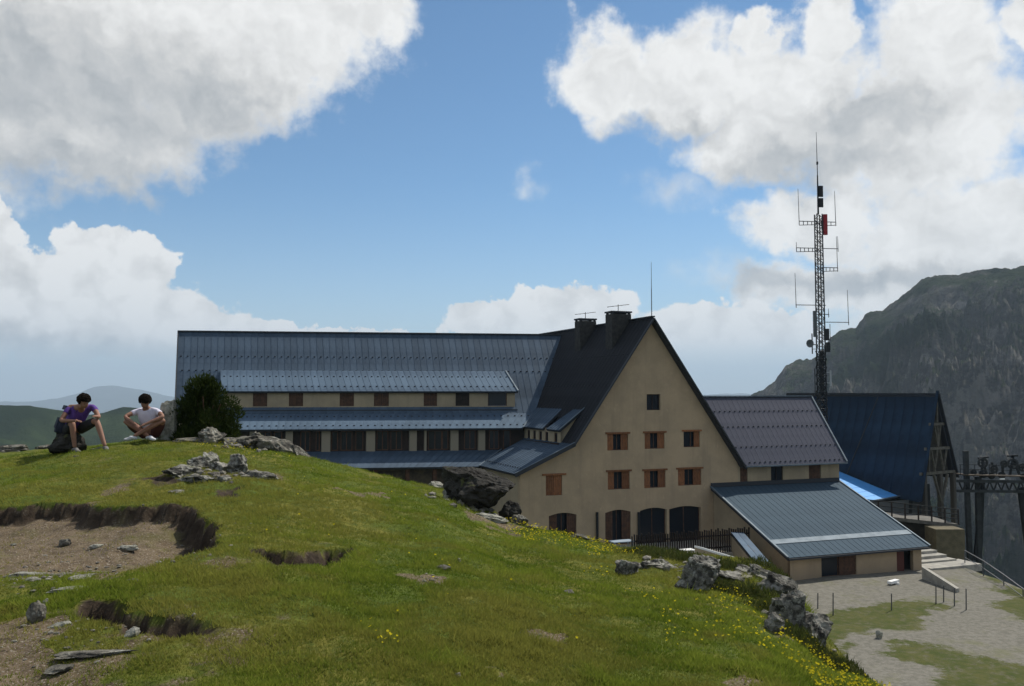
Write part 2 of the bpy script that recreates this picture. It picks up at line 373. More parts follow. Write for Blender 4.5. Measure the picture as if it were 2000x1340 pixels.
# ground material
def ground_material():
    m = bpy.data.materials.new('ground'); m.use_nodes = True; t = m.node_tree; n = N(t); b = t.nodes['Principled BSDF']
    b.inputs['Roughness'].default_value = .95; b.inputs['Specular IOR Level'].default_value = .1
    g = n.n('ShaderNodeTexCoord').outputs['Object']
    def at(k):
        a = n.n('ShaderNodeAttribute'); a.attribute_name = k; return a.outputs['Fac']
    big = n.noise(g, .7, 4, .55); fine = n.noise(g, 9, 5, .65); vf = n.noise(g, 60, 4, .6)
    turf = n.mix(n.rng(big, .38, .62), (.090, .118, .016), (.155, .142, .028))
    turf = n.mix(n.rng(fine, .35, .7), turf, (.05, .07, .012))
    dirtc = n.mix(n.rng(fine, .3, .7), (.150, .112, .070), (.085, .062, .040))
    dirtc = n.mix(n.rng(vf, .54, .66), dirtc, (.28, .24, .19))
    dirtc = n.mix(n.rng(n.noise(g, 28, 4, .6), .60, .66), dirtc, (.05, .036, .026))
    dirtc = n.mix(n.rng(n.noise(g, 1.6, 4, .6), .50, .68, 0, .55), dirtc, (.085, .085, .025))
    grav = n.mix(n.rng(n.noise(g, 3.2, 8, .75), .35, .65), (.195, .182, .152), (.125, .118, .096))
    grav = n.mix(n.rng(n.noise(g, 9, 6, .7), .60, .68, 0, .8), grav, (.26, .245, .21))
    grav = n.mix(n.rng(n.noise(g, .35, 6, .7), .5, .7, 0, .6), grav, (.13, .13, .06))
    lawn = n.mix(n.rng(n.noise(g, .8, 8, .75), .35, .65), (.050, .065, .014), (.085, .085, .026))
    lawn = n.mix(n.rng(n.noise(g, 2.5, 8, .75), .50, .62, 0, .75), lawn, (.12, .11, .072))
    lawn = n.mix(n.rng(n.noise(g, 5, 6, .7), .56, .66, 0, .6), lawn, (.025, .034, .010))
    nz = n.m('MULTIPLY', n.m('SUBTRACT', n.noise(g, 7, 5, .7), .5), 1.1); nz2 = n.m('MULTIPLY', n.m('SUBTRACT', n.noise(g, .9, 8, .75), .5), 2.6)
    c = n.mix(n.rng(n.m('ADD', at('dirt'), nz), .3, .55), turf, dirtc); c = n.mix(at('peat'), c, n.mix(n.rng(fine, .35, .65), (.030, .022, .016), (.055, .040, .028)))  # near-black brown paints shade onto the bank faces
    pl = n.mix(n.rng(n.m('ADD', at('gravel'), nz2), .35, .65), lawn, grav); c = n.mix(at('knoll'), pl, c)
    n.put(b.inputs['Base Color'], c)
    bp = n.n('ShaderNodeBump'); bp.inputs['Strength'].default_value = .6; bp.inputs['Distance'].default_value = .03
    t.links.new(n.noise(g, 22, 6, .7), bp.inputs['Height']); t.links.new(bp.outputs[0], b.inputs['Normal'])
    return m
GROUND = ground_material()
xs = axis(-220, 260, -9.6, 6.6, .045, 1.10, 7, 40); ys = axis(-90, 300, 3.6, 17.6, .045, 1.06, 6, 66)
X, Y = np.meshgrid(xs, ys)
Zg, DI = Hd(X, Y); SHD = Hd.peat
# gravel yard and grass patches on the terrace below
LAWNS = [[(15.755,48.600), (18.590,50.156), (22.817,51.817), (25.642,52.063), (22.126,48.386), (21.337,44.469), (19.302,46.344), (16.122,43.589), (13.105,40.542)],
         [(32.841,62.485), (32.749,58.781), (32.993,50.855), (30.482,47.038), (27.130,48.817), (29.504,52.063), (31.152,56.066)],
         [(19.504,45.575), (21.160,43.589), (25.261,38.427), (19.961,30.512), (16.758,34.268), (18.391,38.427), (18.721,40.542), (18.278,43.331)]]
sd_ = np.max([poly_sd(X, Y, p) for p in LAWNS], 0)+2.2*fbm(X, Y, 3.5, 4, .6, 61)
yard = poly_sd(X, Y, [(12, 28), (30, 28), (36, 40), (36, 66), (10, 66), (6, 40)])
GR = sstep(1.3, -1.5, sd_)*sstep(-2, 0, yard)
KN = sstep(9, 3, np.hypot(X, Y)-np.interp(np.degrees(np.arctan2(X, Y)), _ph, _crs))*sstep(-11.9, -11.0, Zg)
ground = me_obj('ground', grid_mesh('ground', X, Y, Zg, {'dirt': DI, 'peat': SHD, 'gravel': GR, 'knoll': KN}, GROUND))
tag(ground, 'grassy knoll with eroded bare hollow, dropping to the gravel yard', kind='structure')

# ------------------------------------------------------------------ far land: valley, mountain, hills
def land_mat(name, green, rock, pale, sc_, thr=(.45, .6), bump=1.0, forest=None, pl=.66):
    m = bpy.data.materials.new(name); m.use_nodes = True; t = m.node_tree; n = N(t); b = t.nodes['Principled BSDF']
    b.inputs['Roughness'].default_value = 1; b.inputs['Specular IOR Level'].default_value = 0
    g = n.n('ShaderNodeTexCoord').outputs['Object']; ge = n.n('ShaderNodeNewGeometry').outputs['Normal']
    s = n.n('ShaderNodeSeparateXYZ'); t.links.new(ge, s.inputs[0])
    a = n.noise(g, sc_, 8, .68); a2 = n.noise(g, sc_*4, 6, .7)
    f = n.m('ADD', a, n.m('MULTIPLY', n.m('SUBTRACT', .72, s.outputs[2]), .45))
    c = n.mix(n.rng(f, *thr), green, rock)
    c = n.mix(n.rng(n.m('ADD', n.m('MULTIPLY', a2, .6), n.m('MULTIPLY', f, .5)), pl, pl+.10, 0, .8), c, pale)
    c = n.mix(n.rng(a2, .30, .62, .55, 0), c, (.012, .018, .012))
    if forest:
        fo = n.rng(n.noise(g, sc_*.5, 6, .65), *forest); c = n.mix(fo, c, (.016, .026, .014))
    n.put(b.inputs['Base Color'], c)
    bp = n.n('ShaderNodeBump'); bp.inputs['Strength'].default_value = bump; bp.inputs['Distance'].default_value = 12*.006/sc_
    t.links.new(n.noise(g, sc_*3, 10, .72), bp.inputs['Height']); t.links.new(bp.outputs[0], b.inputs['Normal'])
    return m
ROCKY = land_mat('mountain_rock', (.038, .050, .027), (.100, .095, .088), (.26, .24, .21), .009, (.38, .54), 1.5, (.50, .60), .60)
HILLG = land_mat('hill_green', (.036, .054, .022), (.06, .06, .042), (.10, .095, .08), .012, (.55, .7), .8, (.42, .55))
HILLF = land_mat('hill_far', (.05, .06, .05), (.08, .08, .07), (.12, .12, .11), .0008, (.45, .6), .3)
def ridge(name, prof, a0, a1, r0, rr, r1, zb, m, na, nr, amp, cells, label, back=.5, power=.85, crest=.22):
    """a long ridge seen from the side: profile of crest elevation (bearing, elevation) at distance rr, falling to zb at r0 and behind"""
    A_ = np.radians(np.linspace(a0, a1, na) if a1 < 100 else np.concatenate([np.linspace(a0, 38, na), np.linspace(38.4, a1, 140)])); T_ = np.concatenate([np.linspace(0, 1, nr), 1+np.linspace(.03, 1, nr//3)])
    AA, TT = np.meshgrid(A_, T_)
    wig = 1+.12*fbm(np.degrees(AA)*1.0, np.degrees(AA)*0, 7, 4, .55, 5)
    RR = np.where(TT <= 1, r0+(rr-r0)*TT, rr+(TT-1)*(r1-rr))*1.0
    X_ = RR*np.sin(AA); Y_ = RR*np.cos(AA)
    e = np.interp(np.degrees(AA), [p[0] for p in prof], [p[1] for p in prof]); zc = rr*np.tan(np.radians(e))
    zf = np.where(TT <= 1, zb+(zc-zb)*np.clip(TT, 0, 1)**power, zc-(TT-1)**1.3*(r1-rr)*back)
    # gullies and spurs running down the slope, broken by finer crags
    gl = fbm(X_, Y_, cells*1.6, 5, .55, 21); gr_ = 1-np.abs(2*fbm(X_+200*wig, Y_, cells, 5, .5, 33)); fi = fbm(X_, Y_, cells*.22, 5, .6, 41)
    spur = 1-2*np.abs(fbm(X_+60*fbm(X_, Y_, cells, 2, .5, 90), Y_*1.6, cells*.6, 6, .6, 8))
    env_ = np.clip(TT*3, 0, 1)*np.where(TT <= 1, np.clip((1-TT)*3.5, crest, 1), crest+(1-crest)*np.clip(TT-1, 0, 1)*2)
    zf = zf+amp*env_*(1.2*gl+.8*(gr_-.6)+.7*fi+.9*(spur-.6))
    o = me_obj(name, grid_mesh(name, X_, Y_, zf, None, m)); tag(o, label, kind='structure'); return o
mt_prof = [(9.981,-1.157), (14.480,-0.650), (16.056,0.032), (16.747,0.644), (17.472,1.701), (18.240,1.950), (18.998,1.973), (19.517,2.443), (20.136,3.573), (20.828,4.061), (21.622,4.102),
           (22.162,4.836), (22.803,5.062), (23.088,4.990), (23.752,5.335), (24.612,5.973), (25.324,6.608), (26.018,6.782), (27.238,6.740), (28.171,6.802), (29.350,6.961), (30.628,7.075)]
mt_prof = [(p[0], p[1]) for p in mt_prof]+[(36, 8.6), (45, 9.5), (60, 10), (80, 8), (110, 5), (150, 3)]
ridge('mountain', mt_prof, 11, 150, 330, 1500, 2600, -330, ROCKY, 900, 330, 52, 150, 'steep grey-green rocky mountain flank on the right', crest=.16)
hp = [(-180, -3), (-90, -1.5), (-45, -1), (-30.404,-0.782), (-28.881,-0.794), (-27.305,-1.044), (-25.956,-1.297), (-24.999,-1.247), (-24.033,-0.950), (-22.616,-0.929), (-21.016,-1.284), (-12, -2.4), (0, -3), (12, -2.5)]
hp = [(p[0], p[1]) for p in hp]
ridge('hill', hp, -75, 14, 350, 1300, 2400, -330, HILLG, 420, 90, 34, 350, 'dark green wooded hill behind the sitting hikers', crest=.10)
fp = [(-180, 0), (-60, -.3), (-30.411,-0.550), (-28.630,-0.501), (-27.060,-0.209), (-25.721,0.212), (-24.760,0.336), (-23.495,0.216), (-21.766,-0.218), (-18.804,-0.413), (-9.988,-0.496), (9.989,-0.364), (13.218,-0.229), (14.803,-0.097), (16.360,-0.354), (25, -.5), (60, -.4), (180, 0)]
fp = [(p[0], p[1]) for p in fp]
ridge('mountains', fp, -100, 60, 9000, 15000, 19000, -900, HILLF, 500, 40, 120, 1600, 'faint blue mountain range on the horizon', crest=.25)
mb = MB(); mb.poly([(-24000, -3000, -430), (24000, -3000, -430), (24000, 24000, -430), (-24000, 24000, -430)])
tag(mb.build('valley_floor', HILLG), 'dark valley floor far below the ridge', kind='structure')

# ------------------------------------------------------------------ haze: even pale air round everything
hm = bpy.data.materials.new('haze'); hm.use_nodes = True; ht_ = hm.node_tree; ht_.nodes.clear()
hv = ht_.nodes.new('ShaderNodeVolumePrincipled'); hv.inputs['Density'].default_value = 9.0e-5; hv.inputs['Color'].default_value = (.66, .83, 1, 1); hv.inputs['Anisotropy'].default_value = .1
ho = ht_.nodes.new('ShaderNodeOutputMaterial'); ht_.links.new(hv.outputs[0], ho.inputs['Volume'])
mb = MB(); mb.hexa([(-25000, -4000, -1300), (25000, -4000, -1300), (25000, 25000, -1300), (-25000, 25000, -1300)], [(-25000, -4000, 700), (25000, -4000, 700), (25000, 25000, 700), (-25000, 25000, 700)])
tag(mb.build('haze', hm), 'thin blue summer haze over the valley', kind='stuff')

# ------------------------------------------------------------------ building frames
A = R(21); MU = Vector((math.cos(A), math.sin(A), 0)); MBK = Vector((-math.sin(A), math.cos(A), 0)); MO = Vector((10.16, 64, 0))
def Mf(s, T, z): return MO+MU*s+MBK*T+Vector((0, 0, z))
A1 = R(8.3); LU = Vector((math.cos(A1), math.sin(A1), 0)); LFD = Vector((math.sin(R(20)), -math.cos(R(20)), 0)); LN = Vector((math.sin(A1), -math.cos(A1), 0)); LO = Vector((4.5, 78.1, 0))
def Lf(k, t, z): return LO-LU*k+LFD*t+Vector((0, 0, z))
UP = Vector((0, 0, 1))

def wall_panel(name, fr, out, outline, holes, thick, m, parent):
    """flat wall in the plane fr(s, z); out = outward normal; real openings with reveals"""
    mb = MB(); loops = [outline]+holes
    tri = tessellate_polygon([[Vector((p[0], p[1], 0)) for p in lp] for lp in loops])
    flat = [p for lp in loops for p in lp]
    i0 = len(mb.v); F_ = [fr(*p) for p in flat]; B_ = [p-out*thick for p in F_]
    mb.v += [tuple(p) for p in F_]+[tuple(p) for p in B_]; n = len(flat)
    mb.f += [tuple(t) for t in tri]+[(t[2]+n, t[1]+n, t[0]+n) for t in tri]
    k = 0
    for lp in loops:
        c = len(lp); mb.f += [(k+j, k+(j+1) % c, n+k+(j+1) % c, n+k+j) for j in range(c)]; k += c
    return mb.build(name, m, parent)
def rect(s0, z0, s1, z1): return [(s0, z0), (s1, z0), (s1, z1), (s0, z1)]
def arch(s0, z0, s1, z1, h=.18, n=6):
    return [(s0, z0), (s1, z0)]+[(s1+(s0-s1)*i/n, z1-h+h*math.sin(math.pi*i/n)) for i in range(n+1)]

def window(parent, fr, out, u, s0, z0, s1, z1, kind='open', depth=.2, wood=TIMBER, lintel=True, sh=(1, 1), ext=.14, mull=True, frame=BROWN):
    """window > frame, pane, shutter, lintel in the opening s0..s1, z0..z1"""
    w_ = s1-s0; h = z1-z0; mb = MB(); d = -out*depth; th = .06
    def P(s, z, o): return fr(s, z)+d+out*o
    def bx(mb, a0, b0, a1, b1, o0, o1): mb.hexa([P(a0, b0, o0), P(a1, b0, o0), P(a1, b0, o1), P(a0, b0, o1)], [P(a0, b1, o0), P(a1, b1, o0), P(a1, b1, o1), P(a0, b1, o1)])
    e = .004
    bx(mb, s0+e, z0+e, s0+th, z1-e, -.03, .03); bx(mb, s1-th, z0+e, s1-e, z1-e, -.03, .03); bx(mb, s0+th, z0+e, s1-th, z0+th, -.03, .03); bx(mb, s0+th, z1-th, s1-th, z1-e, -.03, .03)
    if mull: bx(mb, (s0+s1)/2-.03, z0+th, (s0+s1)/2+.03, z1-th, -.025, .025)
    wd = mb.build('window', frame, parent)
    mb = MB(); bx(mb, s0+th, z0+th, s1-th, z1-th, -.012, -.006); mb.build('pane', GLASS, wd)
    # shutters: boards of their own, hinged at the jamb
    def shutter(a0, a1, o):
        mb = MB(); nb = max(2, int(round((a1-a0)/.14)))
        for i in range(nb):
            x0 = a0+(a1-a0)*i/nb; x1 = a0+(a1-a0)*(i+1)/nb-.012
            mb.hexa([fr(x0, z0+.01)+out*o, fr(x1, z0+.01)+out*o, fr(x1, z0+.01)+out*(o+.035), fr(x0, z0+.01)+out*(o+.035)], [fr(x0, z1-.01)+out*o, fr(x1, z1-.01)+out*o, fr(x1, z1-.01)+out*(o+.035), fr(x0, z1-.01)+out*(o+.035)])
        for q in (.2, .8):
            zz = z0+h*q; mb.hexa([fr(a0, zz-.04)+out*(o+.037), fr(a1-.012, zz-.04)+out*(o+.037), fr(a1-.012, zz-.04)+out*(o+.06), fr(a0, zz-.04)+out*(o+.06)], [fr(a0, zz+.04)+out*(o+.037), fr(a1-.012, zz+.04)+out*(o+.037), fr(a1-.012, zz+.04)+out*(o+.06), fr(a0, zz+.04)+out*(o+.06)])
        mb.build('shutter', wood, wd)
    if kind == 'closed': shutter(s0+.01, (s0+s1)/2-.005, -.10); shutter((s0+s1)/2+.005, s1-.01, -.10)
    elif kind == 'half':
        if sh[0]: shutter(s0+.01, s0+w_*.30, -.10)
        if sh[1]: shutter(s1-w_*.34, s1-.01, -.10)
    elif kind == 'right': shutter(s0+w_*.52, s1-.01, -.10)
    if lintel:
        mb = MB(); mb.hexa([fr(s0-ext, z1+.005)+out*.004, fr(s1+ext, z1+.005)+out*.004, fr(s1+ext, z1+.005)+out*.09, fr(s0-ext, z1+.005)+out*.09], [fr(s0-ext, z1+.13)+out*.004, fr(s1+ext, z1+.13)+out*.004, fr(s1+ext, z1+.13)+out*.09, fr(s0-ext, z1+.13)+out*.09])
        mb.build('lintel', wood, wd)
    return wd
def roof(parent, quad, n, m, name='roof', guards=None, seam=.018, thick=.16, under=FASCIA, cut=0):
    """quad = ridge left, ridge right, eave right, eave left; slab + n sheets of metal with upstand seams; guards = rows of snow guards"""
    rl, rr_, er, el_ = [Vector(q) for q in quad]; nrm = (er-rl).cross(rr_-rl)
    if nrm.z < 0: nrm = -nrm
    nrm.normalize(); mb = MB()
    ec = el_.lerp(er, cut)               # cut: the eave starts this far in, where another roof meets it
    mb.hexa([rl-nrm*thick, rr_-nrm*thick, er-nrm*thick, ec-nrm*thick], [rl, rr_, er, ec])
    ro = mb.build(name, under, parent)
    par = ((rr_-rl)-(er-el_)).length < .02; shared = None
    def sheet_mesh(a, b, c, d, o):
        mb = MB(); L = lambda v: v-o; s = (b-a).normalized()*.022; s2 = (c-d).normalized()*.022
        mb.hexa([L(a)+nrm*.004, L(b)+nrm*.004, L(c)+nrm*.004, L(d)+nrm*.004], [L(a)+nrm*.016, L(b)+nrm*.016, L(c)+nrm*.016, L(d)+nrm*.016])
        mb.hexa([L(a)-s+nrm*.017, L(a)+s+nrm*.017, L(d)+s2+nrm*.017, L(d)-s2+nrm*.017], [L(a)-s+nrm*(.017+seam), L(a)+s+nrm*(.017+seam), L(d)+s2+nrm*(.017+seam), L(d)-s2+nrm*(.017+seam)])
        return mb.mesh('roof_sheet', m)
    for i in range(n):
        a = rl.lerp(rr_, i/n); b = rl.lerp(rr_, (i+1)/n); c = el_.lerp(er, (i+1)/n); d = el_.lerp(er, i/n)
        if cut and (i+.5)/n < cut:
            q = (i+1)/n/cut; me_obj('roof_sheet', sheet_mesh(a, b, b.lerp(c, min(1, q)), a.lerp(d, i/n/cut), a), ro, a)
        elif par:
            shared = shared or sheet_mesh(a, b, c, d, a); me_obj('roof_sheet', shared, ro, a)
        else: me_obj('roof_sheet', sheet_mesh(a, b, c, d, a), ro, a)
    if guards:
        mb = MB(); u = (rr_-rl).normalized(); dn = (el_-rl).normalized()
        for j, q in enumerate(guards):
            for i in range(n):
                if cut and i/n < q*cut: continue
                p = rl.lerp(el_, q).lerp(rr_.lerp(er, q), (i+.5+(.25 if j % 2 else -.0))/n)
                mb.hexa([p-u*.065+nrm*.018, p+u*.065+nrm*.018, p+u*.065+dn*.06+nrm*.018, p-u*.065+dn*.06+nrm*.018], [p-u*.065+nrm*.085, p+u*.065+nrm*.085, p+u*.065+dn*.02+nrm*.085, p-u*.065+dn*.02+nrm*.085])
        g = mb.build('snow_guards', FASCIA, ro); g['kind'] = 'stuff'
    return ro
def beam(name, p, q, wd, ht, m, parent, up=(0, 0, 1)):
    mb = MB(); mb.bar(p, q, wd, ht, up); return mb.build(name, m, parent)

# ------------------------------------------------------------------ the gabled house
house = empty('gabled_house', Mf(0, 0, ZP), 'big tan gabled mountain lodge with orange shutters and black steep roof', 'house')
house.location = (0, 0, 0)
GF = ZP-.5
outM = -MBK
fr0 = lambda s, z: Mf(s, 0, z)
wins = {}
def fsr(x0, y0, x1, y1): return None
ATT = ((-0.314,-0.187), (0.834,-1.356))
def rc(a, b): return (min(a[0], b[0]), min(a[1], b[1]), max(a[0], b[0]), max(a[1], b[1]))
W_att = rc(*ATT)
W1 = [rc((-3.563,-3.045), (-1.873,-4.218)), rc((-0.512,-3.023), (1.149,-4.177)), rc((2.780,-2.965), (4.187,-4.134))]
W2 = [rc((-3.541,-5.746), (-1.771,-7.016)), rc((-0.581,-5.769), (1.203,-7.022)), rc((2.262,-5.748), (4.281,-6.953))]
W3 = rc((-8.363,-5.835), (-7.119,-7.231))
WG = [rc((-8.137,-8.459), (-6.025,-10.061)), rc((-3.764,-8.459), (-1.721,-10.933)), rc((-0.945,-8.448), (1.284,-11.267)), rc((1.490,-8.452), (4.217,-11.450))]
WD = (6.3, (6.109,-11.340)[1], 7.25, (6.151,-8.671)[1])
WR = [rc((7.75, (7.256,-5.714)[1]), (8.444,-6.917)), rc((10.598,-5.659), (11.729,-6.920)), rc((14.213,-5.646), (15.383,-6.932))]
holes = [rect(*W_att)]+[rect(*q) for q in W1+W2]+[rect(*W3)]+[rect(*WD)]+[arch(*q) for q in WG]
SL = 1.415
outline = [(-10.3, GF), (7.52, GF), (7.52, 5.2-SL*7.52), (0, 5.2), (-6.42, 5.2-SL*6.42), (-10.3, -5.55)]
wall_panel('facade', fr0, outM, outline, holes, .35, WALL, house)
mb = MB()   # remaining walls behind the facade
mb.hexa([Mf(-10.3, .355, GF), Mf(-9.95, .355, GF), Mf(-9.95, 21, GF), Mf(-10.3, 21, GF)], [Mf(-10.3, .355, -5.65), Mf(-9.95, .355, -5.65), Mf(-9.95, 21, -5.65), Mf(-10.3, 21, -5.65)])
mb.build('side_wall', WALL2, house)
mb = MB(); mb.hexa([Mf(7.15, .355, GF), Mf(7.5, .355, GF), Mf(7.5, 21, GF), Mf(7.15, 21, GF)], [Mf(7.15, .355, -5.3), Mf(7.5, .355, -5.3), Mf(7.5, 21, -5.3), Mf(7.15, 21, -5.3)]); mb.build('side_wall', WALL2, house)
wall_panel('rear_wall', lambda s, z: Mf(s, 21.3, z), MBK, outline, [], .3, WALL2, house)
mb = MB(); mb.hexa([Mf(-9.9, 1.4, GF), Mf(7.1, 1.4, GF), Mf(7.1, 1.5, GF), Mf(-9.9, 1.5, GF)], [Mf(-9.9, 1.4, -5.8), Mf(7.1, 1.4, -5.8), Mf(7.1, 1.5, -5.8), Mf(-9.9, 1.5, -5.8)])
mb.hexa([Mf(-6.3, 1.4, -5.75), Mf(6.9, 1.4, -5.75), Mf(6.9, 1.5, -5.75), Mf(-6.3, 1.5, -5.75)], [Mf(-.6, 1.4, 3.9), Mf(.6, 1.4, 3.9), Mf(.6, 1.5, 3.9), Mf(-.6, 1.5, 3.9)])
mb.build('interior_wall', INSIDE, house)
mb = MB()
for zf in (-8.05, -5.1, -2.2): mb.hexa([Mf(-5.0, .36, zf), Mf(5.0, .36, zf), Mf(5.0, 1.39, zf), Mf(-5.0, 1.39, zf)], [Mf(-5.0, .36, zf+.2), Mf(5.0, .36, zf+.2), Mf(5.0, 1.39, zf+.2), Mf(-5.0, 1.39, zf+.2)])
mb.build('floor_slab', INSIDE, house)
window(house, fr0, outM, MU, *W_att, kind='plain', lintel=False, frame=DKWOOD)
for i, q in enumerate(W1): window(house, fr0, outM, MU, *q, kind='half', sh=(1, 1) if i < 2 else (0, 1))
for i, q in enumerate(W2): window(house, fr0, outM, MU, *q, kind='half', wood=TIMBER, sh=((1, 1), (1, 1), (1, 1))[i])
window(house, fr0, outM, MU, *W3, kind='closed', ext=.28)
for i, q in enumerate(WG): window(house, fr0, outM, MU, *q, kind=('half', 'half', 'plain', 'plain')[i], wood=BROWN, lintel=False, sh=(1, 1), depth=.28)
# roof planes
e = .45
RB = 21.9
rl = roof(house, (Mf(0, RB, 5.45), Mf(0, -e, 5.45), Mf(-6.45, -e, 5.45-SL*6.45), Mf(-6.45, RB, 5.45-SL*6.45)), 40, ROOFB, guards=(.3, .55, .8))
roof(house, (Mf(0, -e, 5.45), Mf(0, RB, 5.45), Mf(7.85, RB, 5.45-SL*7.85), Mf(7.85, -e, 5.45-SL*7.85)), 40, ROOFB)
roof(house, (Mf(-6.3, 8.6, -3.62), Mf(-6.3, -e, -3.62), Mf(-10.8, -e, -5.62), Mf(-10.8, 7.6, -5.62)), 17, ROOFD, guards=(.85,))
beam('ridge_cap', Mf(0, -e-.05, 5.5), Mf(0, RB+.05, 5.5), .32, .10, FASCIA, house)
for a, b in (((0, 5.48), (-6.45, 5.48-SL*6.45)), ((0, 5.48), (7.9, 5.48-SL*7.9))):
    beam('barge_board', Mf(a[0], -e-.06, a[1]-.12), Mf(b[0], -e-.06, b[1]-.12), .10, .34, FASCIA, house, up=tuple(-MBK))
beam('barge_board', Mf(-6.35, -e-.06, -3.70), Mf(-10.85, -e-.06, -5.70), .10, .26, FASCIA, house)
beam('verge_strip', Mf(-6.35, -e-.02, -3.555), Mf(-10.85, -e-.02, -5.555), .14, .05, PALE, house)
# dormers on the left slope, over a strip of windows
gx = -6.35
def gal(T0, T1, T0t, T1t, n):
    roof(house, (Mf(-4.55, T1t, -1.15), Mf(-4.55, T0t, -1.15), Mf(-6.75, T0, -2.78), Mf(-6.75, T1, -2.78)), n, ROOFD, name='dormer_roof')
gal(1.3, 3.7, 1.5, 2.9, 5); gal(4.4, 10.4, 5.2, 10.9, 12)
beam('verge_strip', Mf(-4.55, 1.42, -1.08), Mf(-6.78, 1.22, -2.71), .12, .05, PALE, house)
dh = [rect(T, -3.7, T+.55, -3.0) for T in (2.2, 3.9, 5.1, 6.3, 7.5, 8.7)]
wall_panel('dormer_wall', lambda T, z: Mf(-6.5, T, z), -MU, [(1.6, -4.3), (10.3, -4.3), (10.3, -2.72), (1.6, -2.72)], dh, .15, WALL2, house)
for T in (2.2, 3.9, 5.1, 6.3, 7.5, 8.7): window(house, lambda a, z: Mf(-6.5, a, z), -MU, MBK, T, -3.7, T+.55, -3.0, kind='plain', depth=.08, lintel=False, mull=False)
mb = MB(); mb.poly([Mf(-6.48, 1.6, -4.3), Mf(-6.48, 1.6, -2.72), Mf(-4.7, 1.6, -1.4), Mf(-4.7, 1.6, -3.2)]); mb.build('dormer_cheek', WALL2, house)
# gutter-level dark parapet along the lean-to
mb = MB(); mb.bar(Mf(-6.75, 1.4, -3.95), Mf(-6.75, 8.5, -4.05), .07, .5); mb.build('balcony_rail', DKWOOD, house)
# chimneys
def chimney(s, T, w_, d_, zt):
    mb = MB(); rz = A; c = Mf(s, T, 0); mb.box((c.x, c.y, (zt+2.2)/2), (w_, d_, zt-2.2), rz); ch = mb.build('chimney', mat('dark_stone', (.055, .052, .048), .95, (.03, .03, .028), 4, 5, .5, 18), house)
    mb = MB(); mb.box((c.x, c.y, zt+.16), (w_*1.08, d_*1.08, .12), rz)
    for i in (-1, 1):
        for j in (-1, 1):
            q = c+MU*i*w_*.42+MBK*j*d_*.42; mb.box((q.x, q.y, zt+.05), (.16, .16, .096), rz)
    mb.build('chimney_cap', FASCIA, ch)
    mb = MB(); top = Vector((c.x, c.y, zt+.22)); mb.tube(top, top+UP*.55, .03); mb.tube(top+UP*.45-MU*.95-UP*.12, top+UP*.45+MU*.95+UP*.14, .022)
    for q in (-.8, -.4, .0, .4, .8): mb.tube(top+UP*(.45+q*.14)+MU*q-MBK*.28, top+UP*(.45+q*.14)+MU*q+MBK*.28, .014)
    mb.build('aerial', DSTEEL, ch)
chimney(-.75, 3.5, 1.65, 1.1, 5.95); chimney(-.75, 9.3, 1.5, 1.0, 5.85)
mb = MB(); p = Mf(.05, -.2, 5.4); mb.tube(p, p+UP*2.2, .035, .03); mb.tube(p+UP*2.2, p+UP*4.15, .024, .014); mb.box(tuple(p+UP*3.6), (.03, .03, .1)); mb.build('lightning_rod', STEEL, house)
# downpipes between the ground floor arches
for a in ((-4.455,-8.534), (-1.115,-8.697)):
    mb = MB(); mb.tube(Mf(a[0], -.12, a[1]), Mf(a[0], -.12, -11), .09, .09, 8); mb.build('downpipe', DSTEEL, house)

# ------------------------------------------------------------------ side wing to the right of the gable
sw = empty('side_wing', (0, 0, 0), 'small wing with speckled grey-violet roof joined to the right of the gable', 'house')
wall_panel('wing_wall', lambda s, z: Mf(s, .03, z), outM, [(7.53, GF), (17.2, GF), (17.2, -5.15), (7.53, -5.15)], [rect(*q) for q in WR], .3, WALL2, sw)
mb = MB(); mb.hexa([Mf(16.9, .34, GF), Mf(17.2, .34, GF), Mf(17.2, 7.2, GF), Mf(16.9, 7.2, GF)], [Mf(16.9, .34, -5.6), Mf(17.2, .34, -5.6), Mf(17.2, 7.2, -5.6), Mf(16.9, 7.2, -5.6)])
mb.poly([Mf(17.1, .2, -5.6), Mf(17.1, 7.0, -5.6), Mf(17.1, 3.6, -.75)]); mb.build('end_wall', WALL2, sw)
mb = MB(); mb.hexa([Mf(7.6, 7.2, GF), Mf(17.2, 7.2, GF), Mf(17.2, 7.45, GF), Mf(7.6, 7.45, GF)], [Mf(7.6, 7.2, -5.6), Mf(17.2, 7.2, -5.6), Mf(17.2, 7.45, -5.6), Mf(7.6, 7.45, -5.6)]); mb.build('rear_wall', WALL2, sw)
mb = MB(); mb.hexa([Mf(7.6, 1.1, GF), Mf(16.8, 1.1, GF), Mf(16.8, 1.2, GF), Mf(7.6, 1.2, GF)], [Mf(7.6, 1.1, -5.7), Mf(16.8, 1.1, -5.7), Mf(16.8, 1.2, -5.7), Mf(7.6, 1.2, -5.7)]); mb.build('interior_wall', INSIDE, sw)
roof(sw, (Mf(4.2, 3.55, -.42), Mf(17.5, 3.55, -.42), Mf(17.5, -.5, -5.62), Mf(4.2, -.5, -5.62)), 28, ROOFG, guards=(.22, .45, .74, .955), seam=.008, cut=.275)
roof(sw, (Mf(17.5, 3.55, -.42), Mf(4.2, 3.55, -.42), Mf(4.2, 7.7, -5.7), Mf(17.5, 7.7, -5.7)), 28, ROOFG)
beam('ridge_cap', Mf(4.2, 3.55, -.36), Mf(17.55, 3.55, -.36), .22, .08, PALE, sw)
beam('verge_strip', Mf(17.52, 3.55, -.34), Mf(17.52, -.52, -5.56), .13, .10, PALE, sw)
beam('gutter', Mf(7.9, -.55, -5.68), Mf(17.55, -.55, -5.68), .12, .10, PALE, sw)
window(sw, lambda s, z: Mf(s, .03, z), outM, MU, *WR[0], kind='closed', wood=BROWN, lintel=False)
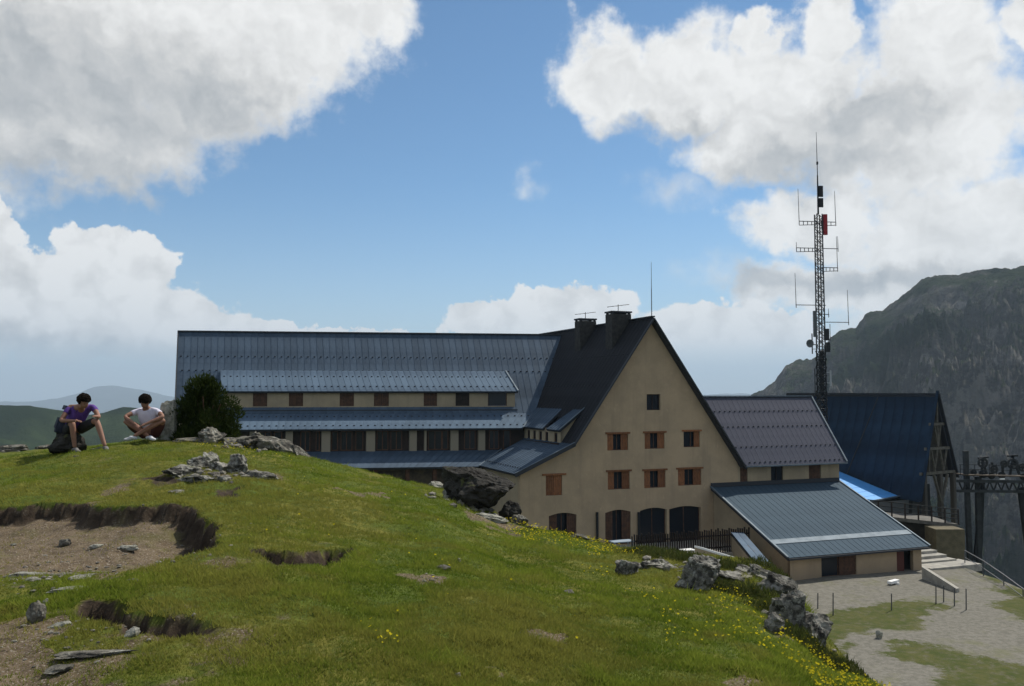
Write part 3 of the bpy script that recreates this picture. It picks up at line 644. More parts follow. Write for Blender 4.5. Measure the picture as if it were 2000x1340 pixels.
window(sw, lambda s, z: Mf(s, .03, z), outM, MU, *WR[1], kind='plain', lintel=False, frame=DKWOOD, depth=.12)
window(sw, lambda s, z: Mf(s, .03, z), outM, MU, *WR[2], kind='closed', wood=BROWN, lintel=False)
mb = MB(); mb.hexa([Mf(WD[0]+.05, .1, WD[1]), Mf(WD[2]-.05, .1, WD[1]), Mf(WD[2]-.05, .16, WD[1]), Mf(WD[0]+.05, .16, WD[1])], [Mf(WD[0]+.05, .1, WD[3]-.05), Mf(WD[2]-.05, .1, WD[3]-.05), Mf(WD[2]-.05, .16, WD[3]-.05), Mf(WD[0]+.05, .16, WD[3]-.05)]); mb.build('door', DKWOOD, house)

# ------------------------------------------------------------------ low shed in front
shed = empty('lean_to_shed', (0, 0, 0), 'low tan shed with one wide blue-grey lean-to roof and pale band', 'shed')
SW_ = rc((7.845,-11.000), (10.778,-12.362)); SD = rc((14.309,-11.014), (15.802,-13.298))
fs = lambda s, z: Mf(s, -8.7, z)
zt = -10.80
wall_panel('front_wall', fs, outM, [(5.3, GF-.3), (16.55, GF-.3), (16.55, zt), (5.3, zt)], [rect(SW_[0], SW_[1], SW_[2], min(SW_[3], zt-.1)), rect(SD[0], -12.55, SD[2], zt-.08)], .25, WALL, shed)
wall_panel('left_wall', lambda T, z: Mf(5.3, T, z), -MU, [(-8.69, GF), (0-.05, GF), (-.05, -7.42), (-8.69, -10.86)], [], .25, WALL2, shed)
wall_panel('right_wall', lambda T, z: Mf(16.55, T, z), MU, [(-8.44, GF), (0-.05, GF), (-.05, -7.42), (-8.44, -10.76)], [], .25, WALL2, shed)
mb = MB(); mb.hexa([Mf(5.6, -8.0, GF), Mf(16.2, -8.0, GF), Mf(16.2, -7.9, GF), Mf(5.6, -7.9, GF)], [Mf(5.6, -8.0, -10.9), Mf(16.2, -8.0, -10.9), Mf(16.2, -7.9, -10.9), Mf(5.6, -7.9, -10.9)]); mb.build('interior_wall', INSIDE, shed)
window(shed, fs, outM, MU, SW_[0], SW_[1], SW_[2], min(SW_[3], zt-.1), kind='right', wood=BROWN, lintel=False, depth=.14)
mb = MB(); mb.hexa([Mf(SD[0]+.02, -8.6, -12.5), Mf((SD[0]+SD[2])/2, -8.6, -12.5), Mf((SD[0]+SD[2])/2, -8.54, -12.5), Mf(SD[0]+.02, -8.54, -12.5)], [Mf(SD[0]+.02, -8.6, zt-.12), Mf((SD[0]+SD[2])/2, -8.6, zt-.12), Mf((SD[0]+SD[2])/2, -8.54, zt-.12), Mf(SD[0]+.02, -8.54, zt-.12)]); mb.build('door', mat('red_brown_door', (.09, .025, .018), .6), shed)
sr = roof(shed, (Mf(5.1, .02, -7.16), Mf(17.15, .02, -7.16), Mf(16.9, -9.1, -10.80), Mf(4.85, -9.1, -10.80)), 24, ROOFS, thick=.2, seam=.012)
def shp(s, T): return Mf(s, T, -7.16+(T-.02)*3.64/9.12)
mb = MB(); a = shp(4.95, -7.1); b = shp(16.95, -7.1); c = shp(16.95, -7.6); d = shp(4.95, -7.6); mb.hexa([q+UP*.045 for q in (a, b, c, d)], [q+UP*.06 for q in (a, b, c, d)]); mb.build('flashing', PALE, sr)
beam('verge_strip', Mf(5.08, .02, -7.1), Mf(4.82, -9.12, -10.74), .14, .09, PALE, shed)
beam('verge_strip', Mf(17.18, .02, -7.1), Mf(16.93, -9.12, -10.74), .12, .09, PALE, shed)
beam('gutter', Mf(4.85, -9.16, -10.9), Mf(16.9, -9.16, -10.9), .1, .12, FASCIA, shed)
beam('ridge_flashing', Mf(5.1, -.06, -7.0), Mf(17.1, -.06, -7.0), .12, .3, FASCIA, shed)
# little entry roof at the left of the shed
entry = empty('entry_shelter', (0, 0, 0), 'narrow sloping porch roof between the terrace and the shed', 'porch')
q = [Vector((15.072,60.500,-9.669)), Vector((16.049,61.000,-9.749)), Vector((16.406,55.600,-10.931)), Vector((15.454,55.200,-10.916))]
roof(entry, q, 2, ROOF, thick=.12)
mb = MB(); o_ = Vector((-.25, .1, 0)); mb.hexa([Vector((v.x, v.y, -12.9))+o_*.0 for v in (q[0], q[1], q[2], q[3])], [v-UP*.25 for v in (q[0], q[1], q[2], q[3])]); mb.build('porch_wall', WALL2, entry)

# ------------------------------------------------------------------ the long wing
lw = empty('long_wing', (0, 0, 0), 'long low lodge wing with three tiers of blue-grey metal roofs', 'house')
K0, K1 = -.6, 33
RZ = 5.05; SLW = 1.07
roof(lw, (Lf(K1, 0, RZ), Lf(K0, 0, RZ), Lf(K0+1.2, 6.7, RZ-SLW*6.7), Lf(K1, 6.7, RZ-SLW*6.7)), 62, ROOFD, guards=(.30, .465))
roof(lw, (Lf(K0, 0, RZ), Lf(K1, 0, RZ), Lf(K1, -6.5, RZ-SLW*6.5), Lf(K0, -6.5, RZ-SLW*6.5)), 62, ROOFD)
beam('ridge_cap', Lf(K1+.05, 0, RZ+.05), Lf(K0, 0, RZ+.05), .3, .12, FASCIA, lw)
beam('verge_strip', Lf(K1+.04, 0, RZ+.0), Lf(K1+.04, 6.7, RZ-SLW*6.7), .10, .22, FASCIA, lw)
DK0, DK1 = 6.2, 29.6
roof(lw, (Lf(DK1, 3.2, 1.72), Lf(DK0, 3.2, 1.72), Lf(DK0, 6.25, .02), Lf(DK1, 6.25, .02)), 46, ROOF, name='dormer_roof', guards=(.3, .78))
beam('verge_strip', Lf(DK0, 3.2, 1.78), Lf(DK0, 6.27, .08), .12, .07, PALE, lw)
dwin = [(27.190, 26.093), (24.437, 23.327), (20.488, 19.360), (17.779, 16.597), (13.802, 12.725), (11.225, 10.095), (8.579, 7.012)]
fw = lambda k, z: Lf(k, 5.9, z)
wall_panel('dormer_wall', fw, LN, [(DK1-.2, -1.75), (DK0+.15, -1.75), (DK0+.15, .14), (DK1-.2, .14)], [rect(b, -1.16, a, -.04) for a, b in dwin], .2, WALL2, lw)
for a, b in dwin: window(lw, fw, LN, LU, b, -1.16, a, -.04, kind='closed' if (a, b) != dwin[-1] else 'plain', wood=DKWOOD if a < 12 else BROWN, lintel=False, depth=.13, mull=False)
for k_ in (DK0+.15, DK1-.2):
    mb = MB(); mb.poly([Lf(k_, 3.1, 1.5), Lf(k_, 5.9, 0), Lf(k_, 5.9, -1.75), Lf(k_, 5.0, -1.5)]); mb.build('dormer_cheek', WALL2, lw)
beam('sill_band', Lf(DK1, 6.05, -1.55), Lf(DK0, 6.05, -1.55), .25, .22, FASCIA, lw)
# gallery storey
GA0, GA1 = 4.9, 31.8
roof(lw, (Lf(GA1, 6.2, -1.68), Lf(4.85, 6.2, -1.68), Lf(6.65, 8.6, -2.88), Lf(GA1, 8.6, -2.88)), 48, ROOF, name='gallery_roof', guards=(.25, .8))
beam('verge_strip', Lf(4.83, 6.2, -1.6), Lf(6.63, 8.62, -2.80), .14, .07, PALE, lw)
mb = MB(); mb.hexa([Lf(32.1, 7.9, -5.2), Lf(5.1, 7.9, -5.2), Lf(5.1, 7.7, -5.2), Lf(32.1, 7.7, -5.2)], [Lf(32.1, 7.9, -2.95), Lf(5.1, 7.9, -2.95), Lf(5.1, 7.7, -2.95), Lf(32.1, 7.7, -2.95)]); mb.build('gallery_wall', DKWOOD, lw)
for a, b in ((22.155, 21.495), (18.760, 18.090), (15.434, 14.875), (14.275, 14.115), (12.223, 11.616), (24.851, 24.314), (27.516, 26.986), (10.031, 9.500)):
    mb = MB(); mb.hexa([Lf(a, 7.905, -4.7), Lf(b, 7.905, -4.7), Lf(b, 8.15, -4.7), Lf(a, 8.15, -4.7)], [Lf(a, 7.905, -2.95), Lf(b, 7.905, -2.95), Lf(b, 8.15, -2.95), Lf(a, 8.15, -2.95)]); mb.build('pier', mat('pale_pier', (.27, .23, .17), .9), lw)
px_ = [(23.374, .75), (22.445, .3), (21.162, .5), (20.263, .9), (19.283, .6), (17.508, .9), (16.436, .9), (13.434, 1.1), (12.627, .5), (10.678, .9), (8.755, .8), (7.726, .6), (26.367, .9), (25.412, .6)]
for i, (k, w_) in enumerate(px_):
    fr_ = lambda a, z: Lf(a, 8.02, z)
    window(lw, fr_, LN, LU, k-w_/2, -4.55, k+w_/2, -3.05, kind='plain', depth=.08, lintel=False, mull=w_ > .7, frame=mat('gallery_timber', (.13, .062, .035), .75, (.08, .04, .025), 5, 4))
roof(lw, (Lf(32.3, 8.1, -4.62), Lf(8.2, 8.1, -4.62), Lf(10.7, 10.5, -5.70), Lf(32.3, 10.5, -5.70)), 44, ROOFD, name='lower_roof')
beam('verge_strip', Lf(8.2, 8.1, -4.54), Lf(10.7, 10.52, -5.62), .12, .06, PALE, lw)
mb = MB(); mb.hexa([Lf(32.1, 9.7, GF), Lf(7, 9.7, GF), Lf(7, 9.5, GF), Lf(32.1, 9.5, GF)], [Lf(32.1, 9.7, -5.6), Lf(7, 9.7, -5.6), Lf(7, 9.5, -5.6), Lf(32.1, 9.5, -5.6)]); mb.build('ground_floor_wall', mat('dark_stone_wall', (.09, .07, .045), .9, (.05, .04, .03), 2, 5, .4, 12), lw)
for px in (18.428, 16.039, 19.765, 13.977):
    mb = MB(); mb.hexa([Lf(px-.14, 9.95, GF), Lf(px+.14, 9.95, GF), Lf(px+.14, 10.2, GF), Lf(px-.14, 10.2, GF)], [Lf(px-.14, 9.95, -5.75), Lf(px+.14, 9.95, -5.75), Lf(px+.14, 10.2, -5.75), Lf(px-.14, 10.2, -5.75)]); mb.build('post', BROWN, lw)
mb = MB(); zr = RZ-SLW*6.5
mb.hexa([Lf(32.7, 6.4, GF), Lf(32.4, 6.4, GF), Lf(32.4, -6.3, GF), Lf(32.7, -6.3, GF)], [Lf(32.7, 6.4, zr), Lf(32.4, 6.4, zr), Lf(32.4, -6.3, zr), Lf(32.7, -6.3, zr)])
mb.hexa([Lf(32.7, 6.4, zr), Lf(32.4, 6.4, zr), Lf(32.4, -6.3, zr), Lf(32.7, -6.3, zr)], [Lf(32.7, .1, RZ-.3), Lf(32.4, .1, RZ-.3), Lf(32.4, -.1, RZ-.3), Lf(32.7, -.1, RZ-.3)]); mb.build('gable_wall', WALL, lw)
mb = MB(); mb.hexa([Lf(32.6, -6.2, GF), Lf(0, -6.2, GF), Lf(0, -6.0, GF), Lf(32.6, -6.0, GF)], [Lf(32.6, -6.2, zr+.3), Lf(0, -6.2, zr+.3), Lf(0, -6.0, zr+.3), Lf(32.6, -6.0, zr+.3)]); mb.build('rear_wall', WALL, lw)

# ------------------------------------------------------------------ cable car station, blue
station = empty('cable_car_station', (0, 0, 0), 'steep dark blue roofed lift station with timber lattice in its gable end', 'station')
B = R(33); SG = Vector((math.cos(B), math.sin(B), 0)); SV = Vector((-math.sin(B), math.cos(B), 0)); SA = Vector((41.379,85.000,-0.249))
def Sf(g, v, z): return SA+SG*g+SV*v+Vector((0, 0, z))
LE = Vector((-3.5, 0, -10.3)); RE = Vector((3.1, 0, -8.2))
roof(station, (Sf(0, 18, 0), Sf(0, 0, 0), Sf(-3.6, -.2, -10.2), Sf(-3.1, 18, -8.8)), 17, ROOFBL, thick=.2)
roof(station, (Sf(0, 0, 0), Sf(0, 18, 0), Sf(3.0, 18, -8.2), Sf(3.0, 0, -8.2)), 17, ROOFBL, thick=.2)
beam('ridge_cap', Sf(0, -.1, .06), Sf(0, 18, .06), .2, .1, FASCIA, station)
beam('barge_board', Sf(0, -.12, .35), Sf(3.1, -.12, -8.2), .1, .3, FASCIA, station, up=tuple(-SV))
beam('barge_board', Sf(0, -.12, .35), Sf(-3.6, -.3, -10.1), .1, .26, ROOFBL, station, up=tuple(-SV))
beam('roof_joint', Sf(-.05, 6.2, -.1)-SV*0, Sf(-3.55, 8.5, -9.8), .08, .10, FASCIA, station)
GT = mat('weathered_grey_timber', (.17, .155, .12), .85, (.11, .10, .08), 3, 5)
zz = lambda y: -(y-770)/20.0
for y, ext in ((828, 0), (875, 0), (922, .2)):
    z = zz(y); hw = -z*.375+.1; beam('cross_beam', Sf(-hw, .05, z), Sf(hw*.97, .05, z), .22, .26, GT, station)
mb = MB(); hh = 7.5
mb.poly([Sf(0, .5, -.5), Sf(-2.7, .5, -7.6), Sf(2.6, .5, -7.6)]); mb.build('gable_panel', mat('gable_backing', (.07, .062, .045), .9, (.05, .045, .035), 3, 4), station)
for x0, z0, x1, z1 in ((-.55, -2.9, 0, -5.2), (.55, -2.9, 0, -5.2), (0, -2.9, 0, -5.2), (-1.2, -5.3, -.5, -7.6), (-.1, -5.3, -.7, -7.6), (.3, -5.3, .9, -7.6), (1.5, -5.3, .8, -7.6), (0, -.8, 0, -2.9), (-1.5, -5.3, -1.6, -7.6)):
    beam('brace', Sf(x0, .0, z0), Sf(x1, .0, z1), .12, .16, GT, station, up=tuple(SV))
for g in (-2.3, .35, 2.6):
    beam('column', Sf(g, .1, -7.7), Sf(g, .1, -15.5), .4, .4, mat('station_column', (.10, .09, .075), .9), station, up=tuple(SV))
for s_ in ((.35, -10.6, -.8, -7.8), (.35, -10.6, 1.5, -7.8)): beam('brace', Sf(s_[0], .0, s_[1]), Sf(s_[2], .0, s_[3]), .18, .22, GT, station, up=tuple(SV))
mb = MB(); mb.hexa([Sf(-3.2, 2.5, -16), Sf(2.9, 2.5, -16), Sf(2.9, 16, -16), Sf(-3.0, 16, -16)], [Sf(-3.2, 2.5, -9.0), Sf(2.5, 2.5, -9.0), Sf(2.5, 16, -8.7), Sf(-3.0, 16, -8.7)]); mb.build('station_body', mat('station_body_dark', (.035, .037, .036), .9, (.025, .026, .026), 2, 4), station)
mb = MB(); mb.poly([Sf(-2.0, .6, -8.0), Sf(-3.4, .6, -10.0), Sf(-3.6, .6, -11.5), Sf(-1.9, .6, -11.5)]); mb.build('side_panel', mat('station_cheek', (.09, .095, .09), .9), station)
q = [Vector((32.806,92.000,-7.732)), Vector((37.318,84.500,-10.090)), Vector((31.843,78.000,-9.765)), Vector((28.792,88.000,-8.214))]
q[3] = q[0]+(q[2]-q[1]); sk = roof(station, q, 9, SKIRT, name='skirt_roof', thick=.12, seam=.02)
beam('skirt_edge', q[2]+UP*.06, q[1]+UP*.06, .12, .10, PALE, station)
mb = MB(); mb.hexa([Vector((31.812,78.000,-11.117)), Vector((37.484,83.000,-11.590)), Vector((37.936,84.000,-11.730)), Vector((32.220,79.000,-11.259))], [Vector((31.841,78.000,-9.855)), Vector((37.520,83.000,-10.199)), Vector((37.972,84.000,-10.322)), Vector((32.249,79.000,-9.982))]); mb.build('skirt_wall', mat('station_cheek', (.09, .095, .09), .9), station)

# viewing deck in front of the station
deck = empty('viewing_deck', (0, 0, 0), 'railed deck below the blue station behind the shed', 'deck')
dA = Vector((30.560,76.000,-10.569)); dB = Vector((38.595,76.000,-11.446)); dd = (dB-dA).normalized(); dn_ = Vector((-dd.y, dd.x, 0)).normalized()
mb = MB(); mb.hexa([dA-UP*.3, dB-UP*.3, dB-UP*.3+dn_*5, dA-UP*.3+dn_*5], [dA, dB, dB+dn_*5, dA+dn_*5]); mb.build('deck_floor', mat('worn_deck', (.15, .14, .12), .9, (.09, .085, .075), 2, 5), deck)
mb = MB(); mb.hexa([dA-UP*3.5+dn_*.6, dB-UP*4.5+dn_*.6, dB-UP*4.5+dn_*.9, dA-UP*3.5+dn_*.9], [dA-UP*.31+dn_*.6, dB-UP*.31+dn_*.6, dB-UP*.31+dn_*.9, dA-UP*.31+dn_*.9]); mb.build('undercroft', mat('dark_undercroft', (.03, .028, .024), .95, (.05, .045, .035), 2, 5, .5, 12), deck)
mb = MB(); a = Vector((35.431,73.500,-11.493)); b = Vector((37.827,73.500,-11.493)); mb.hexa([a-UP*5, b-UP*5, b-UP*5+dn_*2, a-UP*5+dn_*2], [a, b, b+dn_*2, a+dn_*2]); mb.build('stone_block', mat('tan_stone_wall', (.16, .135, .085), .95, (.11, .095, .06), 2, 5, .5, 12), deck)
for h in (.45, .85, 1.25): beam('rail', dA+UP*h, dB+UP*h, .07, .08, DSTEEL, deck)
for i in range(8):
    p = dA.lerp(dB, i/7); beam('post', p, p+UP*1.3, .10, .10, DKWOOD, deck)
for i in range(5):
    p = dA.lerp(dB, .05+.22*i)+dn_*.8-UP*.31; beam('leg', p-UP*3.4, p, .2, .2, DKWOOD, deck)

# lift machinery on its tall dark frame
LSTEEL = mat('lift_steel', (.040, .045, .046), .8, (.025, .028, .028), 2, 4)
lift = empty('lift_pylon', (0, 0, 0), 'dark steel chairlift pylon with wheels and gantry beside the station', 'pylon')
LD = 80.0
def Lp(px, py, d=LD): return Vector(((px-1000)/1700*d, d, -(py-765)/1700*d))
for a, b in (((1881, 880), (1884, 1150)), ((1903, 930), (1900, 1150)), ((1884, 905), (1884, 906))):
    if a[1] == 905: continue
    beam('column', Lp(*b), Lp(*a), .38, .38, LSTEEL, lift)
beam('leg', Lp(1893, 1090), Lp(1913, 940), .28, .28, DSTEEL, lift); beam('leg', Lp(2006, 1190), Lp(1984, 950), .34, .34, DSTEEL, lift)
beam('leg', Lp(1912, 948, 83), Lp(1899, 1140, 83), .28, .28, DSTEEL, lift); beam('leg', Lp(1990, 948, 83), Lp(2020, 1190, 83), .3, .3, DSTEEL, lift)
for y, d in ((938, LD-.6), (957, LD-.6), (938, LD+2.6), (957, LD+2.6)): beam('girder', Lp(1862, y, d), Lp(2060, y+2, d), .16, .24, LSTEEL, lift)
for i in range(12):
    x = 1866+i*15; beam('web_member', Lp(x, 938, LD-.62), Lp(x+7.5, 957, LD-.62), .10, .10, DSTEEL, lift); beam('web_member', Lp(x+15, 938, LD-.62), Lp(x+7.5, 957, LD-.62), .10, .10, DSTEEL, lift)
beam('catwalk', Lp(1868, 925, LD), Lp(2050, 930, LD), 1.6, .08, mat('rusty_grating', (.06, .045, .03), .9), lift)
for i in range(13):
    x = 1870+i*14; beam('rail_post', Lp(x, 926, LD-.8), Lp(x, 906, LD-.8), .05, .05, DSTEEL, lift)
beam('rail', Lp(1868, 906, LD-.8), Lp(2050, 910, LD-.8), .05, .05, DSTEEL, lift); beam('rail', Lp(1868, 915, LD-.8), Lp(2050, 920, LD-.8), .04, .04, DSTEEL, lift)
def wheel(px, py, r, d=LD):
    mb = MB(); c = Lp(px, py, d); n = 16
    for i in range(n):
        t0, t1 = 2*math.pi*i/n, 2*math.pi*(i+1)/n; a = c+Vector((math.cos(t0)*r, 0, math.sin(t0)*r)); b = c+Vector((math.cos(t1)*r, 0, math.sin(t1)*r)); mb.bar(a, b, .16, .12, (0, 1, 0))
        if i % 4 == 0: mb.bar(c, a, .07, .07, (0, 1, 0))
    mb.box(tuple(c), (.2, .3, .2)); mb.build('sheave', LSTEEL, lift)
for x, y, r in ((1895, 922, .32), (1914, 903, .55), (1914, 924, .42), (1935, 915, .4), (1955, 905, .36), (1972, 905, .6), (1990, 912, .42), (1950, 927, .36), (1930, 928, .34), (1992, 930, .34)): wheel(x, y, r*.72, LD+rng.uniform(-.5, .7))
for a, b in (((1908, 935), (1916, 892)), ((1922, 930), (1912, 893)), ((1965, 930), (1974, 888)), ((1986, 930), (1970, 888)), ((1930, 930), (1932, 902)), ((1952, 930), (1952, 900)), ((1905, 894), (1925, 892)), ((1962, 890), (1982, 889))): beam('bracket', Lp(*a, LD+.9), Lp(*b, LD+.9), .16, .16, DSTEEL, lift)
beam('light_fitting', Lp(1946, 934, LD-1), Lp(1955, 934, LD-1), .14, .12, WHITE, lift)
mb = MB()
for dz in (0,): mb.tube(Lp(1895, 915), Lp(2200, 1010, 140), .03, .03); mb.tube(Lp(1895, 930, LD+2), Lp(2200, 1025, 142), .03, .03)
mb.build('cable', DSTEEL, lift)

# ------------------------------------------------------------------ steps, parapet, handrail at the yard's end
steps = empty('stone_steps', (0, 0, 0), 'broad pale concrete steps climbing beside the shed corner', 'steps')
for i in range(4):
    c = Mf(19.0, -6.9+i*.75, ZP+.12+.2*i); mb = MB(); mb.box((c.x, c.y, c.z-.35), (4.6-i*.25, .9, .9), A); mb.build('step', CONC, steps)
ramp = MB(); a = Vector((27.182,58.500,-11.602)); b = Vector((27.639,54.900,-12.240)); nd = Vector((.28, .2, 0))
ramp.hexa([Vector((a.x, a.y, ZP-.4)), Vector((b.x, b.y, ZP-.4)), Vector((b.x, b.y, ZP-.4))+nd, Vector((a.x, a.y, ZP-.4))+nd], [a, b, b+nd, a+nd])
tag(ramp.build('ramp_wall', CONC), 'low sloping pale-topped wall running down from the shed corner', 'wall')
slab = MB(); c = Mf(19.6, -7.9, ZP+.0); slab.box((c.x, c.y, ZP-.15), (4.8, 2.0, .5), A)
tag(slab.build('landing', CONC), 'pale concrete landing at the foot of the steps', 'landing')
hr = empty('handrail', (0, 0, 0), 'thin grey metal handrail along the drop at the yard edge', 'railing')
pts = [Vector((32.894,64.000,-11.517)), Vector((32.073,60.000,-11.487)), Vector((31.766,57.000,-11.795)), Vector((31.257,54.000,-12.039)), Vector((30.695,50.000,-12.433))]
for i, p in enumerate(pts):
    beam('post', p-UP*1.3, p, .05, .05, STEEL, hr)
    if i: beam('rail', pts[i-1], p, .05, .05, STEEL, hr); beam('rail', pts[i-1]-UP*.5, p-UP*.5, .035, .035, STEEL, hr)

# ------------------------------------------------------------------ radio mast
mast = empty('radio_mast', (0, 0, 0), 'tall lattice radio mast with side antennas behind the wing', 'mast')
MP = Vector((31.980,90.000,-0.000)); MP.z = 0; MX = Vector((math.cos(R(8)), math.sin(R(8)), 0)); MY = Vector((-MX.y, MX.x, 0))
def Q(x, y, z): return MP+MX*x+MY*y+Vector((0, 0, z))
MH = 18.5; hw = .31
cor = [(-hw, -hw), (hw, -hw), (hw, hw), (-hw, hw)]
for x, y in cor:
    mb = MB(); mb.tube(Q(x*1.25, y*1.25, -20), Q(x*.9, y*.9, MH), .075, .06); mb.build('leg', DSTEEL, mast)
nb = 30
for i in range(nb):
    z0 = 4.2+(MH-4.2)*i/nb; z1 = 4.2+(MH-4.2)*(i+1)/nb; mb = MB()
    for j in range(4):
        a, b = cor[j], cor[(j+1) % 4]
        if (i+j) % 2: a, b = b, a
        mb.tube(Q(*a, z0), Q(*b, z1), .03, n=4)
        mb.tube(Q(*cor[j], z0), Q(*cor[(j+1) % 4], z0), .028, n=4)
    mb.build('bracing', DSTEEL if (i//5) % 2 else STEEL, mast)
mb = MB()
for i in range(12):
    z0 = -6+10.2*i/12; z1 = z0+.85
    for j in range(4):
        a, b = cor[j], cor[(j+1) % 4]; mb.tube(Q(a[0]*1.3, a[1]*1.3, z0), Q(b[0]*1.3, b[1]*1.3, z1), .05, n=4); mb.tube(Q(b[0]*1.3, b[1]*1.3, z0), Q(a[0]*1.3, a[1]*1.3, z1), .05, n=4); mb.tube(Q(a[0]*1.3, a[1]*1.3, z0), Q(b[0]*1.3, b[1]*1.3, z0), .05, n=4)
mb.build('bracing', DSTEEL, mast)
mb = MB(); c = Q(.05, 0, 2.0); mb.box(tuple(c), (.34, .34, 4.3), R(8)); mb.build('cable_duct', DSTEEL, mast)
mb = MB(); mb.tube(Q(0, 0, MH), Q(0, 0, 22.6), .10, .07, 8); mb.tube(Q(0, 0, 22.6), Q(-.05, 0, 27.2), .045, .02, 6); mb.box(tuple(Q(0, 0, 23.9)), (.16, .16, .3)); mb.build('top_pole', DSTEEL, mast)
for z, h in ((20.9, 1.15), (19.7, .95)):
    mb = MB(); c = Q(.28, -.1, z); mb.box(tuple(c), (.42, .18, h), R(8)); mb.box(tuple(Q(.1, 0, z)), (.2, .1, .15), R(8)); mb.build('panel_antenna', mat('black_panel', (.012, .012, .014), .5), mast)
mb = MB(); mb.box(tuple(Q(.68, -.1, 17.4)), (.40, .3, 2.15), R(8)); mb.box(tuple(Q(.4, 0, 17.8)), (.4, .1, .1), R(8)); mb.build('red_antenna', RED, mast)
def arm(z, x0, x1, whips, ladder=True, r=.032):
    mb = MB(); mb.bar(Q(x0, -.05, z), Q(x1, -.05, z), .07, .07)
    if ladder:
        mb.bar(Q(x0, -.05, z-.42), Q(x1, -.05, z-.32), .06, .06); n = max(2, int(abs(x1-x0)/.42))
        for i in range(n+1):
            x = x0+(x1-x0)*i/n; mb.bar(Q(x, -.05, z-.4), Q(x, -.05, z+.04), .06, .06)
    ar = mb.build('antenna_arm', STEEL, mast)
    for x, h in whips:
        mb = MB(); mb.tube(Q(x, -.05, z-.3), Q(x-.02*h, -.05, z+h), r*1.2, r*.7, 6); mb.build('whip', STEEL, ar)
arm(17.7, -2.15, -.3, [(-2.15, 3.4)]); arm(17.7, .3, 1.9, [(1.9, 3.3)])
arm(14.9, -2.5, -.3, [(-2.5, .6)]); arm(14.9, .3, 2.1, [(2.1, 1.3)], False)
arm(12.9, .3, 2.0, [(2.0, 3.3)])
arm(8.95, -2.7, .6, [(-2.65, 3.3)], False); arm(7.2, .3, 3.15, [(3.1, 3.4)], False); arm(8.0, .3, .95, [(.9, .6)], False)
mb = MB(); mb.box(tuple(Q(-.62, -.05, 7.0)), (.32, .25, 2.7), R(8)); mb.build('panel_antenna', mat('grey_panel', (.10, .11, .11), .6), mast)
mb = MB(); c = Q(-1.35, -.3, 4.95)
for i in range(14):
    t0, t1 = 2*math.pi*i/14, 2*math.pi*(i+1)/14
    mb.poly([c+MY*.12, c+(MX*math.cos(t0)+UP*math.sin(t0))*.42-MY*.02, c+(MX*math.cos(t1)+UP*math.sin(t1))*.42-MY*.02])
mb.bar(c+MY*.12, Q(-.3, 0, 4.8), .08, .08); mb.build('dish', mat('grey_panel', (.10, .11, .11), .6), mast)
mb = MB(); mb.tube(Q(-.95, 0, 3.9), Q(-.95, 0, 6.0), .06); mb.bar(Q(-.95, 0, 4.4), Q(-.3, 0, 4.4), .05); mb.build('side_pole', DSTEEL, mast)
mb = MB(); mb.box(tuple(Q(.6, -.1, 5.9)), (.4, .4, 1.2), R(8)); mb.box(tuple(Q(.75, -.1, 4.6)), (.3, .35, 1.0), R(8)); mb.build('equipment_box', DSTEEL, mast)
mb = MB(); mb.tube(Q(1.05, 0, 5.2), Q(1.05, 0, 7.0), .03); mb.bar(Q(.3, 0, 5.4), Q(1.05, 0, 5.4), .04); mb.build('side_pole', STEEL, mast)
mb = MB(); mb.tube(Q(1.0, 0, .6), Q(1.0, 0, 2.2), .09); mb.bar(Q(.3, 0, .9), Q(1.0, 0, .9), .05); mb.bar(Q(.3, 0, 2.0), Q(1.0, 0, 2.0), .05); mb.build('pale_antenna', mat('pale_fibreglass', (.45, .46, .45), .6), mast)
mb = MB(); mb.tube(Q(-.72, 0, -.5), Q(-.72, 0, 2.4), .05); mb.build('side_pole', DSTEEL, mast)

# ------------------------------------------------------------------ terrace in front of the arches
ter = empty('terrace', (0, 0, 0), 'paved terrace in front of the ground floor arches', 'terrace')
tz = (8.375,60.000,-10.487)[2]
mb = MB(); mb.hexa([Mf(-5.5, -5.4, GF), Mf(5.0, -5.4, GF), Mf(5.0, -.01, GF), Mf(-5.5, -.01, GF)], [Mf(-5.5, -5.4, tz-.5), Mf(5.0, -5.4, tz-.5), Mf(5.0, -.01, tz-.5), Mf(-5.5, -.01, tz-.5)]); mb.build('paving', CONC, ter)
fen = empty('terrace_fence', (0, 0, 0), 'dark wooden picket fence shading the terrace before the arches', 'fence')
fz = tz-.5
for h in (.35, 1.15): beam('rail', Mf(-4.4, -4.9, fz+h), Mf(4.9, -4.9, fz+h), .07, .10, DKWOOD, fen)
for i in range(52):
    s = -4.35+i*.18; hgt = 1.35+.06*math.sin(i*2.1)+.03*((i*7) % 5); beam('picket', Mf(s, -4.98, fz), Mf(s, -4.98, fz+hgt+.15), .155, .03, DKWOOD, fen, up=tuple(MU))
def table(label, px, m, w_=1.7, d_=.8, h=.75, rz=A, name='table', z=None):
    x, y, z0 = px; z0 = z0 if z is None else z
    t = empty(name, (x, y, z0), label, 'table')
    mb = MB(); mb.box((0, 0, -.03), (w_, d_, .05), rz); mb.build('tabletop', m, t)
    for i in (-1, 1):
        for j in (-1, 1):
            c = Vector((i*w_*.42, j*d_*.38, 0)); c.rotate(Matrix.Rotation(rz, 3, 'Z')); mb = MB(); mb.box((c.x, c.y, -.055-h/2), (.06, .06, h), rz); mb.build('leg', m, t)
    return t
BLT = mat('pale_blue_plastic', (.28, .34, .40), .5)
table('pale blue-grey table on the terrace behind the grassy crest', (7.221,58.000,-9.804), BLT, 1.55, .8, 1.0)
table('white table catching the sun just over the crest, left of the long pale wall', (10.969,55.000,-9.834), WHITE, .85, .6, 1.3)
